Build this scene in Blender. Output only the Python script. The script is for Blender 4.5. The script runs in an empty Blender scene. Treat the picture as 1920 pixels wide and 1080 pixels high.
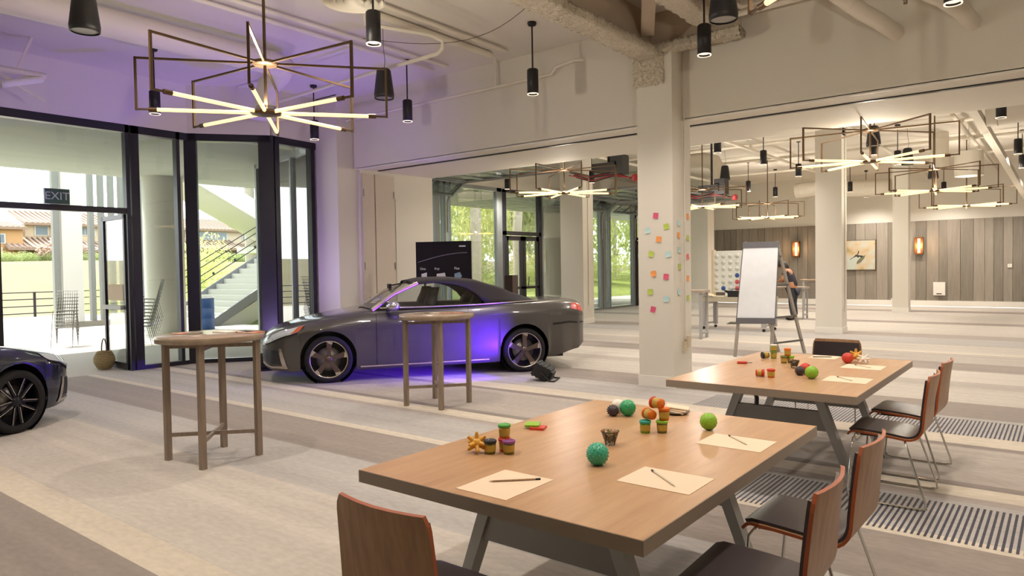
import bpy, bmesh, math, random
from mathutils import Vector, Matrix, Euler
random.seed(7)
PI = math.pi
S = bpy.context.scene
COL = S.collection

# ---------------------------------------------------------------- camera, sky, sun, exposure
cam_d = bpy.data.cameras.new('camera'); cam = bpy.data.objects.new('camera', cam_d); COL.objects.link(cam)
cam_d.sensor_width = 36.0; cam_d.lens = 36.0 * 1331.4 / 1920.0
cam_d.clip_end = 400
def cam_matrix(pitch=.0288238, roll=-.015334, yaw=.6653847):
    R = Matrix.Rotation(-yaw, 3, 'Z')
    c, s = math.cos(pitch), math.sin(pitch)
    P = Matrix(((1,0,0),(0,c,-s),(0,s,c)))
    A = Matrix(((1,0,0),(0,0,-1),(0,1,0)))
    Q = Matrix.Rotation(roll, 3, 'Z')
    M = Q @ A @ P @ R                      # world -> (right, down, forward)
    r, d, f = M[0], M[1], M[2]
    return Matrix(((r[0],-d[0],-f[0],0),(r[1],-d[1],-f[1],0),(r[2],-d[2],-f[2],1.6),(0,0,0,1)))
cam.matrix_world = cam_matrix()
S.camera = cam

w = bpy.data.worlds.new('sky'); S.world = w; w.use_nodes = True
nt = w.node_tree; nt.nodes.clear()
out = nt.nodes.new('ShaderNodeOutputWorld'); bg = nt.nodes.new('ShaderNodeBackground')
sky = nt.nodes.new('ShaderNodeTexSky'); sky.sky_type = 'HOSEK_WILKIE'; sky.turbidity = 6.0; sky.ground_albedo = .5
sky.sun_direction = Vector((-.55, .1, .83)).normalized()
mixw = nt.nodes.new('ShaderNodeMix'); mixw.data_type = 'RGBA'
mixw.inputs[0].default_value = .72
mixw.inputs[7].default_value = (.95, .98, 1.0, 1)
nt.links.new(sky.outputs[0], mixw.inputs[6]); nt.links.new(mixw.outputs[2], bg.inputs[0])
bg.inputs[1].default_value = 2.4
nt.links.new(bg.outputs[0], out.inputs[0])

sun_d = bpy.data.lights.new('sun', 'SUN'); sun = bpy.data.objects.new('sun', sun_d); COL.objects.link(sun)
sun_d.energy = 4.2; sun_d.angle = .012; sun_d.color = (1, .95, .86)
sun.rotation_euler = Vector((-.55, -.12, .83)).to_track_quat('Z', 'Y').to_euler()

vs = S.view_settings
S.display_settings.display_device = 'sRGB'
vs.view_transform = 'Standard'; vs.look = 'None'; vs.gamma = 1.0; vs.use_curve_mapping = False
vs.exposure = 1.2
PENDANT_W = 70.0
CHAND_W = 105.0
UPLIGHT_W = 50.0
S.cycles.max_bounces = 10; S.cycles.diffuse_bounces = 5; S.cycles.transparent_max_bounces = 12
S.cycles.caustics_reflective = False; S.cycles.caustics_refractive = False
S.cycles.sample_clamp_indirect = 6.0

# ---------------------------------------------------------------- materials
def srgb(h):
    if isinstance(h, str):
        c = [int(h[i:i+2], 16) / 255 for i in (0, 2, 4)]
        return tuple((x / 12.92 if x <= .04045 else ((x + .055) / 1.055) ** 2.4) for x in c)
    return tuple(h)
MATS = {}
def mat(name, col, rough=.6, metal=0.0, var=.06, scale=8.0, bump=0.0, emit=None, es=0.0, coat=0.0, stretch=None, spec=None):
    if name in MATS: return MATS[name]
    m = bpy.data.materials.new(name); m.use_nodes = True; MATS[name] = m
    t = m.node_tree; b = t.nodes['Principled BSDF']
    c = srgb(col)
    tc = t.nodes.new('ShaderNodeTexCoord'); mp = t.nodes.new('ShaderNodeMapping'); nz = t.nodes.new('ShaderNodeTexNoise')
    nz.inputs['Scale'].default_value = scale; nz.inputs['Detail'].default_value = 4
    if stretch: mp.inputs['Scale'].default_value = stretch
    t.links.new(tc.outputs['Object'], mp.inputs[0]); t.links.new(mp.outputs[0], nz.inputs['Vector'])
    mx = t.nodes.new('ShaderNodeMix'); mx.data_type = 'RGBA'
    mx.inputs[6].default_value = tuple(min(1, x * (1 - var)) for x in c) + (1,)
    mx.inputs[7].default_value = tuple(min(1, x * (1 + var)) for x in c) + (1,)
    t.links.new(nz.outputs[0], mx.inputs[0]); t.links.new(mx.outputs[2], b.inputs['Base Color'])
    b.inputs['Roughness'].default_value = rough; b.inputs['Metallic'].default_value = metal
    if coat: b.inputs['Coat Weight'].default_value = coat; b.inputs['Coat Roughness'].default_value = .05
    if spec is not None: b.inputs['Specular IOR Level'].default_value = spec
    if bump:
        bp = t.nodes.new('ShaderNodeBump'); bp.inputs['Strength'].default_value = bump; bp.inputs['Distance'].default_value = .02
        t.links.new(nz.outputs[0], bp.inputs['Height']); t.links.new(bp.outputs[0], b.inputs['Normal'])
    if emit:
        b.inputs['Emission Color'].default_value = srgb(emit) + (1,); b.inputs['Emission Strength'].default_value = es
    return m
def wood(name, c1, c2, rough=.35, scale=3.0, stretch=(1, 12, 12), coat=0.0):
    if name in MATS: return MATS[name]
    m = bpy.data.materials.new(name); m.use_nodes = True; MATS[name] = m
    t = m.node_tree; b = t.nodes['Principled BSDF']
    tc = t.nodes.new('ShaderNodeTexCoord'); mp = t.nodes.new('ShaderNodeMapping'); nz = t.nodes.new('ShaderNodeTexNoise')
    mp.inputs['Scale'].default_value = stretch; nz.inputs['Scale'].default_value = scale; nz.inputs['Detail'].default_value = 6
    nz.inputs['Roughness'].default_value = .6
    r = t.nodes.new('ShaderNodeValToRGB'); r.color_ramp.elements[0].position = .32; r.color_ramp.elements[1].position = .68
    r.color_ramp.elements[0].color = srgb(c1) + (1,); r.color_ramp.elements[1].color = srgb(c2) + (1,)
    t.links.new(tc.outputs['Object'], mp.inputs[0]); t.links.new(mp.outputs[0], nz.inputs['Vector'])
    t.links.new(nz.outputs[0], r.inputs[0]); t.links.new(r.outputs[0], b.inputs['Base Color'])
    b.inputs['Roughness'].default_value = rough
    if coat: b.inputs['Coat Weight'].default_value = coat
    return m
def leafmat(name, col, var):
    m = mat(name, col, .7, var=var*1.4, scale=5); t = m.node_tree; b = t.nodes['Principled BSDF']; o = t.nodes['Material Output']
    tl = t.nodes.new('ShaderNodeBsdfTranslucent'); mx = t.nodes.new('ShaderNodeMixShader'); mx.inputs[0].default_value = .55
    t.links.new(b.inputs['Base Color'].links[0].from_socket, tl.inputs[0]); t.links.new(b.outputs[0], mx.inputs[1]); t.links.new(tl.outputs[0], mx.inputs[2]); t.links.new(mx.outputs[0], o.inputs[0]); return m
def glass(name, tint=(1, 1, 1), base=.04, f=1.0):
    if name in MATS: return MATS[name]
    m = bpy.data.materials.new(name); m.use_nodes = True; MATS[name] = m
    t = m.node_tree; t.nodes.clear()
    o = t.nodes.new('ShaderNodeOutputMaterial'); tr = t.nodes.new('ShaderNodeBsdfTransparent'); gl = t.nodes.new('ShaderNodeBsdfGlossy')
    tr.inputs[0].default_value = tint + (1,); gl.inputs['Roughness'].default_value = .01
    lw = t.nodes.new('ShaderNodeFresnel'); lw.inputs[0].default_value = 1.45
    ma = t.nodes.new('ShaderNodeMath'); ma.operation = 'MULTIPLY_ADD'; ma.inputs[1].default_value = f; ma.inputs[2].default_value = base; ma.use_clamp = True
    mx = t.nodes.new('ShaderNodeMixShader')
    t.links.new(lw.outputs[0], ma.inputs[0]); t.links.new(ma.outputs[0], mx.inputs[0])
    t.links.new(tr.outputs[0], mx.inputs[1]); t.links.new(gl.outputs[0], mx.inputs[2]); t.links.new(mx.outputs[0], o.inputs[0])
    return m

WALL = mat('white_paint', 'DAD5CA', .75, var=.015, scale=1.5)
CEIL = mat('ceiling_paint', 'DCD6CC', .85, var=.03, scale=2.0)
ROUGHCON = mat('fireproofing', 'CFC6B4', .95, var=.3, scale=45, bump=1.0)
STEELPAINT = mat('beam_paint', 'B9AA98', .8, var=.12, scale=4)
TRIMW = mat('white_trim', 'E6E2DA', .5, var=.02)
DARKFRAME = mat('dark_bronze_frame', '2B2A30', .35, .3, var=.08)
GREYFRAME = mat('grey_aluminium_frame', '8E9494', .4, .4, var=.08)
BLACK = mat('black_metal', '1E1B1E', .45, .2, var=.1)
BLACKP = mat('black_plastic', '1B1A1D', .5, var=.1)
BRASS = mat('aged_brass', '6B5540', .38, .75, var=.12)
CHROME = mat('chrome', 'D8D4CE', .12, 1.0, var=.03)
STEEL = mat('grey_steel', '8F8C8A', .45, .35, var=.06)
GREYPAINT = mat('grey_paint_metal', 'A9A8A6', .5, .1, var=.05)
TUBE = mat('warm_lamp_tube', 'FFE2A8', .4, emit='FFD48C', es=.85)
LENS = mat('lamp_lens', 'EFE6D8', .4, emit='FFE9CF', es=.5)
DUCTW = mat('duct_white_paint', 'DBD4C6', .6, var=.05, scale=3)
GLASS = glass('window_glass', (.97, 1, .985), .01, .6)
DKGLASS = glass('dark_reflecting_glass', (.05, .06, .07), .30, 1.0)
CARGLASS = glass('car_glass', (.82, .86, .88), .05, 1.0)
TABLEW = wood('oak_table_laminate', 'AE8662', 'C29C76', .30, 2.2, (7, .8, 8))
EDGEW = mat('taupe_edge_band', 'A29282', .45, var=.05)
VENEER = wood('walnut_veneer', '957152', 'AF8864', .4, 4.0, (9, 9, .8))
PLYEDGE = mat('orange_ply_edge', 'A2512A', .4, var=.15, scale=20)
LEATHER = mat('dark_brown_leather', '352B2E', .36, var=.1, scale=12, spec=.6)
PAPER = mat('cream_paper', 'E2CBB0', .8, var=.01)
CONC = mat('concrete_soffit', 'A3A79B', .9, var=.12, scale=.9, stretch=(2.5, .6, 1))
STUCCO = mat('white_stucco', 'BAB9AF', .9, var=.04, bump=.1, scale=25)
PATIO = mat('pale_concrete', 'BDB7AF', .9, var=.05, scale=3)
TRUNK = mat('pale_bark', 'B9AE9C', .9, var=.25, scale=6, bump=.4)
PALMTRUNK = mat('palm_bark', '9B938A', .9, var=.2, scale=9, bump=.4)
LEAF = leafmat('green_leaves', 'BCC67E', .4)
LEAF2 = leafmat('light_green_leaves', 'D2D692', .35)
LEAF3 = leafmat('dark_green_leaves', 'A0AE74', .4)
GRASS = mat('dry_grass', '6E6646', .95, var=.2, scale=.7)
GRASSG = mat('bright_grass', '808A3A', .95, var=.35, scale=1.5)

def carpet():
    m = bpy.data.materials.new('striped_carpet'); m.use_nodes = True
    t = m.node_tree; b = t.nodes['Principled BSDF']; b.inputs['Roughness'].default_value = .95
    b.inputs['Specular IOR Level'].default_value = .15; b.inputs['Sheen Weight'].default_value = .25; b.inputs['Sheen Roughness'].default_value = .5
    tc = t.nodes.new('ShaderNodeTexCoord'); sp = t.nodes.new('ShaderNodeSeparateXYZ')
    t.links.new(tc.outputs['Object'], sp.inputs[0])
    mr = t.nodes.new('ShaderNodeMapRange'); mr.inputs[1].default_value = -2; mr.inputs[2].default_value = 30
    t.links.new(sp.outputs['Y'], mr.inputs[0])
    r = t.nodes.new('ShaderNodeValToRGB'); r.color_ramp.interpolation = 'CONSTANT'
    DK, TA, MD, LT, CR, BL, LN = '8B8078', '9B9088', 'A39A91', 'B4ACA2', 'C2B7A6', 'A6A19C', '857A73'
    st = [(-2, LT), (0.2, DK), (1.66, CR), (1.98, LT), (3.12, BL), (3.80, DK), (4.58, CR), (4.68, BL), (5.42, TA), (5.62, CR), (5.87, LN), (5.96, MD),
          (7.10, LN), (7.2, CR), (7.52, BL), (8.38, CR), (8.46, DK), (9.33, LT), (10.4, MD), (11.0, LT), (12.12, DK), (12.97, MD), (14.25, CR), (14.4, LT), (15.5, CR), (15.62, BL),
          (16.9, TA), (17.76, LT), (20.7, DK), (21.4, LT), (25.5, DK), (26.4, LT)]
    cr = r.color_ramp
    while len(cr.elements) < len(st): cr.elements.new(.5)
    for e, (y, c) in zip(cr.elements, st):
        e.position = (y + 2) / 32; e.color = srgb(c) + (1,)
    t.links.new(mr.outputs[0], r.inputs[0])
    # woven dashes across two bands
    def band(a, bb):
        g = t.nodes.new('ShaderNodeMath'); g.operation = 'GREATER_THAN'; g.inputs[1].default_value = a
        l = t.nodes.new('ShaderNodeMath'); l.operation = 'LESS_THAN'; l.inputs[1].default_value = bb
        mu = t.nodes.new('ShaderNodeMath'); mu.operation = 'MULTIPLY'
        t.links.new(sp.outputs['Y'], g.inputs[0]); t.links.new(sp.outputs['Y'], l.inputs[0])
        t.links.new(g.outputs[0], mu.inputs[0]); t.links.new(l.outputs[0], mu.inputs[1]); return mu
    b1, b2 = band(4.68, 5.42), band(7.62, 8.38)
    ad = t.nodes.new('ShaderNodeMath'); ad.operation = 'ADD'; t.links.new(b1.outputs[0], ad.inputs[0]); t.links.new(b2.outputs[0], ad.inputs[1])
    gx = t.nodes.new('ShaderNodeMath'); gx.operation = 'GREATER_THAN'; gx.inputs[1].default_value = -3.4
    t.links.new(sp.outputs['X'], gx.inputs[0])
    wv = t.nodes.new('ShaderNodeMath'); wv.operation = 'MULTIPLY'; wv.inputs[1].default_value = 1 / .034
    fr = t.nodes.new('ShaderNodeMath'); fr.operation = 'FRACT'; gt = t.nodes.new('ShaderNodeMath'); gt.operation = 'GREATER_THAN'; gt.inputs[1].default_value = .56
    t.links.new(sp.outputs['X'], wv.inputs[0]); t.links.new(wv.outputs[0], fr.inputs[0]); t.links.new(fr.outputs[0], gt.inputs[0])
    m1 = t.nodes.new('ShaderNodeMath'); m1.operation = 'MULTIPLY'; t.links.new(ad.outputs[0], m1.inputs[0]); t.links.new(gt.outputs[0], m1.inputs[1])
    m2 = t.nodes.new('ShaderNodeMath'); m2.operation = 'MULTIPLY'; t.links.new(m1.outputs[0], m2.inputs[0]); t.links.new(gx.outputs[0], m2.inputs[1])
    mx = t.nodes.new('ShaderNodeMix'); mx.data_type = 'RGBA'; t.links.new(m2.outputs[0], mx.inputs[0])
    t.links.new(r.outputs[0], mx.inputs[6]); mx.inputs[7].default_value = srgb('3B3A46') + (1,)
    # thin lines and mottle
    nz = t.nodes.new('ShaderNodeTexNoise'); nz.inputs['Scale'].default_value = 26; nz.inputs['Detail'].default_value = 5
    mp = t.nodes.new('ShaderNodeMapping'); mp.inputs['Scale'].default_value = (.5, 1, 1)
    t.links.new(tc.outputs['Object'], mp.inputs[0]); t.links.new(mp.outputs[0], nz.inputs['Vector'])
    nl = t.nodes.new('ShaderNodeTexNoise'); nl.inputs['Scale'].default_value = 1.0; nl.inputs['Detail'].default_value = 3
    mpl = t.nodes.new('ShaderNodeMapping'); mpl.inputs['Scale'].default_value = (.05, 6, 1)
    t.links.new(tc.outputs['Object'], mpl.inputs[0]); t.links.new(mpl.outputs[0], nl.inputs['Vector'])
    a2 = t.nodes.new('ShaderNodeMath'); a2.operation = 'ADD'; t.links.new(nz.outputs[0], a2.inputs[0]); t.links.new(nl.outputs[0], a2.inputs[1])
    rr = t.nodes.new('ShaderNodeMapRange'); rr.inputs[1].default_value = .6; rr.inputs[2].default_value = 1.4; rr.inputs[3].default_value = .80; rr.inputs[4].default_value = 1.17
    t.links.new(a2.outputs[0], rr.inputs[0])
    mm = t.nodes.new('ShaderNodeMix'); mm.data_type = 'RGBA'; mm.blend_type = 'MULTIPLY'; mm.inputs[0].default_value = 1
    t.links.new(mx.outputs[2], mm.inputs[6]); t.links.new(rr.outputs[0], mm.inputs[7]); t.links.new(mm.outputs[2], b.inputs['Base Color'])
    bp = t.nodes.new('ShaderNodeBump'); bp.inputs['Strength'].default_value = .35; bp.inputs['Distance'].default_value = .01
    t.links.new(nz.outputs[0], bp.inputs['Height']); t.links.new(bp.outputs[0], b.inputs['Normal'])
    return m
CARPET = carpet()

# ---------------------------------------------------------------- mesh helpers
class MB:
    def __init__(s): s.v = []; s.f = []; s.mi = []; s.sm = []
    def add(s, vs, fs, mi=0, smooth=False):
        o = len(s.v); s.v += [tuple(v) for v in vs]
        for f in fs: s.f.append(tuple(i + o for i in f)); s.mi.append(mi); s.sm.append(smooth)
        return s
    def box(s, x0, x1, y0, y1, z0, z1, mi=0, M=None):
        vs = [Vector((x, y, z)) for z in (z0, z1) for x, y in ((x0, y0), (x1, y0), (x1, y1), (x0, y1))]
        if M is not None: vs = [M @ v for v in vs]
        return s.add(vs, [(3,2,1,0),(4,5,6,7),(0,1,5,4),(1,2,6,5),(2,3,7,6),(3,0,4,7)], mi)
    def cbox(s, c, d, mi=0, M=None):
        return s.box(c[0]-d[0]/2, c[0]+d[0]/2, c[1]-d[1]/2, c[1]+d[1]/2, c[2]-d[2]/2, c[2]+d[2]/2, mi, M)
    def bar(s, a, b, wx, wy, mi=0, up=(0,0,1)):
        a, b = Vector(a), Vector(b); d = (b - a); L = d.length; d.normalize()
        u = Vector(up)
        if abs(d.dot(u)) > .98: u = Vector((1, 0, 0))
        x = d.cross(u).normalized(); y = x.cross(d)
        vs = [p + x*sx*wx/2 + y*sy*wy/2 for p in (a, b) for sx, sy in ((-1,-1),(1,-1),(1,1),(-1,1))]
        return s.add(vs, [(3,2,1,0),(4,5,6,7),(0,1,5,4),(1,2,6,5),(2,3,7,6),(3,0,4,7)], mi)
    def tube(s, pts, r, n=8, mi=0, cap=True):
        pts = [Vector(p) for p in pts]; rs = r if isinstance(r, (list, tuple)) else [r]*len(pts)
        vs = []; fs = []; px = None
        for i, p in enumerate(pts):
            d = (pts[min(i+1, len(pts)-1)] - pts[max(i-1, 0)]).normalized()
            if px is None:
                u = Vector((0,0,1)) if abs(d.z) < .9 else Vector((1,0,0)); px = d.cross(u).normalized()
            px = (px - d*px.dot(d)).normalized(); py = d.cross(px)
            for k in range(n):
                a = 2*PI*k/n; vs.append(p + (px*math.cos(a) + py*math.sin(a))*rs[i])
        for i in range(len(pts)-1):
            for k in range(n): fs.append((i*n+k, i*n+(k+1)%n, (i+1)*n+(k+1)%n, (i+1)*n+k))
        s.add(vs, fs, mi, True)
        if cap:
            m = len(pts)-1
            s.add(vs, [tuple(range(n-1, -1, -1)), tuple(m*n+k for k in range(n))], mi)
        return s
    def lathe(s, prof, n=24, mi=0, c=(0,0,0), M=None, smooth=True):
        vs = []; fs = []
        for r, z in prof:
            for k in range(n):
                a = 2*PI*k/n; v = Vector((c[0]+r*math.cos(a), c[1]+r*math.sin(a), c[2]+z)); vs.append(M @ v if M is not None else v)
        for i in range(len(prof)-1):
            for k in range(n): fs.append((i*n+k, i*n+(k+1)%n, (i+1)*n+(k+1)%n, (i+1)*n+k))
        return s.add(vs, fs, mi, smooth)
    def prism(s, poly, a0, a1, axis='z', mi=0, M=None):
        def P(u, v, w): return Vector((u, v, w)) if axis == 'z' else (Vector((u, w, v)) if axis == 'y' else Vector((w, u, v)))
        n = len(poly); vs = [P(u, v, a0) for u, v in poly] + [P(u, v, a1) for u, v in poly]
        if M is not None: vs = [M @ v for v in vs]
        return s.add(vs, [tuple(range(n-1,-1,-1)), tuple(range(n, 2*n))] + [(i,(i+1)%n,n+(i+1)%n,n+i) for i in range(n)], mi)
    def ball(s, c, r, nu=16, nv=10, mi=0, sc=(1,1,1)):
        return s.lathe([(max(1e-4, r*math.sin(PI*i/nv))*1, -r*math.cos(PI*i/nv)) for i in range(nv+1)], nu, mi, (0,0,0),
                       Matrix.Translation(c) @ Matrix.Diagonal((sc[0], sc[1], sc[2], 1)))
    def grid(s, rows, mi=0, smooth=True, close=False):
        n = len(rows[0]); vs = [p for r in rows for p in r]; fs = []
        for i in range(len(rows)-1):
            for k in range(n if close else n-1): fs.append((i*n+k, i*n+(k+1)%n, (i+1)*n+(k+1)%n, (i+1)*n+k))
        return s.add(vs, fs, mi, smooth)
    def mesh(s, name, mats):
        me = bpy.data.meshes.new(name); me.from_pydata(s.v, [], s.f)
        for m in (mats if isinstance(mats, (list, tuple)) else [mats]): me.materials.append(m)
        me.polygons.foreach_set('material_index', s.mi); me.polygons.foreach_set('use_smooth', s.sm)
        bm = bmesh.new(); bm.from_mesh(me); bmesh.ops.recalc_face_normals(bm, faces=bm.faces); bm.to_mesh(me); bm.free()
        me.update(); return me
    def build(s, name, mats, parent=None, loc=None, rot=None):
        o = bpy.data.objects.new(name, s.mesh(name, mats)); COL.objects.link(o)
        if parent is not None: o.parent = parent
        if loc is not None: o.location = loc
        if rot is not None: o.rotation_euler = rot
        return o
def tag(o, label=None, cat=None, group=None, kind=None):
    if label: o['label'] = label
    if cat: o['category'] = cat
    if group: o['group'] = group
    if kind: o['kind'] = kind
    return o
def thing(name, label, cat, loc=(0,0,0), rz=0, group=None):
    o = bpy.data.objects.new(name, None); COL.objects.link(o); o.location = loc; o.rotation_euler = (0,0,rz); o.empty_display_size = .1
    return tag(o, label, cat, group)
def inst(name, me, parent, loc=(0,0,0), rot=(0,0,0)):
    o = bpy.data.objects.new(name, me); COL.objects.link(o); o.parent = parent; o.location = loc; o.rotation_euler = rot; return o
def struct(o, label=None): o['kind'] = 'structure'; 
def dup(root, loc, rz, label, group=None):
    r = root.copy(); COL.objects.link(r); r.location = loc; r.rotation_euler = (0,0,rz); r['label'] = label
    if group: r['group'] = group
    for ch in list(root.children):
        c = ch.copy(); COL.objects.link(c); c.parent = r
        for g in ch.children:
            d = g.copy(); COL.objects.link(d); d.parent = c
    return r
def S_(o, label=None):
    o['kind'] = 'structure'
    if label: o['label'] = label
    return o
def text(body, size, m, parent, M, name='lettering', ext=.002, align='CENTER'):
    cu = bpy.data.curves.new(name, 'FONT'); cu.body = body; cu.size = size; cu.extrude = ext; cu.align_x = align; cu.align_y = 'CENTER'
    cu.materials.append(m); tmp = bpy.data.objects.new('tmp', cu); COL.objects.link(tmp); bpy.context.view_layer.update()
    me = bpy.data.meshes.new_from_object(tmp.evaluated_get(bpy.context.evaluated_depsgraph_get())); me.name = name
    bpy.data.objects.remove(tmp); me.materials.clear(); me.materials.append(m)
    o = bpy.data.objects.new(name, me); COL.objects.link(o); o.parent = parent; o.matrix_local = M; return o

# ================================================================ SETTING
CZ = 4.85
S_(MB().box(-12.2, 6.2, -9, 8.8, -.12, 0).box(-13.7, 8.2, 8.8, 28.8, -.12, 0).build('floor', CARPET))
S_(MB().box(-12.3, 6.2, -9, 8.8, CZ, CZ+.15).build('ceiling', CEIL))
S_(MB().box(-13.7, 8.2, 8.8, 28.9, CZ, CZ+.15).build('ceiling_rear', CEIL))
S_(MB().box(6.0, 6.2, -9, 8.8, 0, CZ).build('wall_right', WALL))
S_(MB().box(-12.3, 6.2, -9.2, -9.0, 0, CZ).build('wall_near', WALL))
S_(MB().box(8.0, 8.2, 8.8, 28.8, 0, CZ).build('wall_rear_right', WALL))
# header wall over the folding-partition opening, with its track slot
hw = S_(MB().box(-10.66, 8.2, 8.8, 10.85, 3.51, CZ).build('wall_partition', WALL))
MB().box(-10.5, 8.0, 9.24, 9.30, 3.495, 3.513).build('track_slot', BLACK, hw)
MB().box(-10.6, 8.0, 8.80, 8.83, 3.49, 3.52).build('edge_bead', TRIMW, hw)
# pilaster and jamb at the left end of the opening, with pocket doors
S_(MB().box(-11.42, -10.68, 8.42, 8.9, 0, CZ).build('wall_pilaster', WALL))
jw = S_(MB().box(-11.42, -10.62, 8.9, 10.85, 0, 3.51).build('wall_jamb', WALL))
DOORP = mat('pocket_door_paint', 'C9BEB0', .6, var=.03)
for y0, y1 in ((8.93, 9.22), (9.25, 9.74)):
    p = MB().box(-10.62, -10.585, y0, y1, .02, 3.44).build('pocket_door', DOORP, jw)
    for z in (.5, 1.6, 3.0):
        MB().tube([(-10.575, y0+.02 if y0 < 9 else y1-.02, z), (-10.575, y0+.02 if y0 < 9 else y1-.02, z+.14)], .008, 6).build('hinge', STEEL, p)
    MB().box(-10.59, -10.578, (y0+y1)/2-.02, (y0+y1)/2+.02, .98, 1.07).build('pull', BLACK, p)
MB().box(-10.62, -10.60, 9.78, 10.80, .12, 3.0).build('wall_panel', WALL, jw)
S_(MB().box(-10.615, -10.59, 9.76, 10.85, 0, .11).build('baseboard_jamb', TRIMW))
S_(MB().box(-11.42, -10.66, 8.42, 8.9, CZ-.02, CZ).build('trim_1', WALL))

# window wall on the left: head, upper wall and glazed bays
def seg_wall(name, a, b, z0, z1, th, m, parent=None):
    a, b = Vector(a), Vector(b); mb = MB()
    d = (b-a); L = d.length; d.normalize(); n = Vector((-d.y, d.x, 0))
    mb.add([tuple(p+n*s*th/2+Vector((0,0,z))) for z in (z0, z1) for p, s in ((a,-1),(b,-1),(b,1),(a,1))], [(3,2,1,0),(4,5,6,7),(0,1,5,4),(1,2,6,5),(2,3,7,6),(3,0,4,7)])
    return mb.build(name, m, parent)
PW = [(-12.15, -9.0, 0), (-12.15, 6.33, 0), (-11.27, 7.42, 0), (-11.36, 8.42, 0)]
for i in range(3):
    S_(seg_wall('wall_left' if i == 0 else 'wall_bay', PW[i], PW[i+1], 4.02, CZ, .16, WALL))
wn = 0
def bay(a, b, posts, zs=(), sill=.07, head=4.02, fr=.075, frame=DARKFRAME, doorgap=False, pane_gap=None):
    """one glazed bay from a to b: window_n > frame, panes"""
    global wn; wn += 1
    a, b = Vector(a), Vector(b); d = (b-a).normalized(); L = (b-a).length
    fm = MB()
    up = (0,0,1)
    fm.bar(a+Vector((0,0,head-.06)), b+Vector((0,0,head-.06)), .13, .13)
    if not doorgap: fm.bar(a+Vector((0,0,sill/2)), b+Vector((0,0,sill/2)), .12, sill)
    for z in zs: fm.bar(a+Vector((0,0,z)), b+Vector((0,0,z)), .11, .09)
    o = S_(fm.build('window_%d' % wn, frame))
    edges = []
    for t, wd in posts:
        pm = MB(); p = a + d*t; pm.bar(p, p+Vector((0,0,head)), wd, .13, up=d.cross(Vector((0,0,1))))
        pm.build('mullion', frame, o); edges.append((t-wd/2, t+wd/2))
    edges.sort()
    lev = [sill if not doorgap else None] + list(zs) + [head-.12]
    for (q0, q1), (r0, r1) in zip(edges[:-1], edges[1:]):
        for k in range(len(lev)-1):
            z0 = lev[k]; z1 = lev[k+1]
            if z0 is None: continue
            p0, p1 = a+d*q1, a+d*r0; n = Vector((-d.y, d.x, 0))*.006
            g = MB(); g.add([tuple(p+s+Vector((0,0,z))) for z in (z0+.03, z1-.02) for p, s in ((p0,-n),(p1,-n),(p1,n),(p0,n))], [(3,2,1,0),(4,5,6,7),(0,1,5,4),(1,2,6,5),(2,3,7,6),(3,0,4,7)])
            g.build('pane', GLASS, o)
    return o
bay((-12.15, -9, 0), (-12.15, 3.4, 0), [(.05, .1), (2.1, .07), (4.2, .07), (6.3, .07), (8.4, .07), (10.5, .07), (12.35, .1)], zs=(2.62,))
bay((-12.15, 3.45, 0), (-12.15, 5.33, 0), [(.03, .06), (1.85, .06)], zs=(2.62,), doorgap=True)
bay((-12.15, 5.36, 0), (-12.15, 6.33, 0), [(.06, .13), (.78, .06)])
bay((-12.12, 6.36, 0), (-11.27, 7.42, 0), [(.02, .2), (1.28, .26)])
bay((-11.27, 7.45, 0), (-11.36, 8.40, 0), [(.05, .1), (.87, .09)])
MB().box(-11.47, -11.38, 8.32, 8.43, 0, CZ).build('trim_2', TRIMW)['kind'] = 'structure'
# open exit door leaf, hinged at the post and swung outside
dl = S_(bpy.data.objects.new('door_1', None)); COL.objects.link(dl); dl.location = (-12.17, 5.27, 0); dl.rotation_euler = (0, 0, PI-.05)
dl['label'] = 'open glass exit door leaf with push bar'
fm = MB()
for x in (.03, .92): fm.box(x-.03, x+.03, -.025, .025, .01, 2.57)
fm.box(0, .95, -.025, .025, 2.5, 2.57).box(0, .95, -.025, .025, .01, .12)
fm.build('door_frame', DARKFRAME, dl)
MB().box(.06, .89, -.006, .006, .12, 2.5).build('pane', GLASS, dl)
MB().box(.1, .9, .03, .075, 1.0, 1.07).box(.12, .16, .0, .04, 1.01, 1.06).box(.82, .86, 0, .04, 1.01, 1.06).build('push_bar', GREYPAINT, dl)
MB().box(.15, .8, .006, .009, 1.15, 1.42).build('door_notice', PAPER, dl)
d2 = S_(bpy.data.objects.new('door_2', None)); COL.objects.link(d2); d2.location = (-12.17, 3.5, 0); d2.rotation_euler = (0, 0, PI+.05)
MB().box(0, .06, -.025, .025, .01, 2.57).box(.89, .95, -.025, .025, .01, 2.57).box(0, .95, -.025, .025, 2.5, 2.57).box(0, .95, -.025, .025, .01, .12).build('door_frame', DARKFRAME, d2)
MB().box(.06, .89, -.006, .006, .12, 2.5).build('pane', GLASS, d2)

# outdoor glass wall at the notch (side of the rear room)
global_bay = bay((-14.4, 9.12, 0), (-11.44, 8.48, 0), [(.05, .1), (1.05, .06), (1.98, .06), (2.97, .1)], frame=GREYFRAME)
for ch in list(global_bay.children):
    if ch.name.startswith('pane'): ch.data.materials[0] = DKGLASS
S_(seg_wall('wall_notch', (-14.4, 9.14, 0), (-11.44, 8.50, 0), 4.0, CZ, .16, WALL))
S_(MB().box(-13.68, -13.52, 9.6, 28.8, 4.0, CZ).build('wall_rear_left', WALL))
S_(MB().box(-13.7, -13.5, 27.6, 28.8, 0, CZ).build('wall_rear_corner', WALL))

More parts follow.
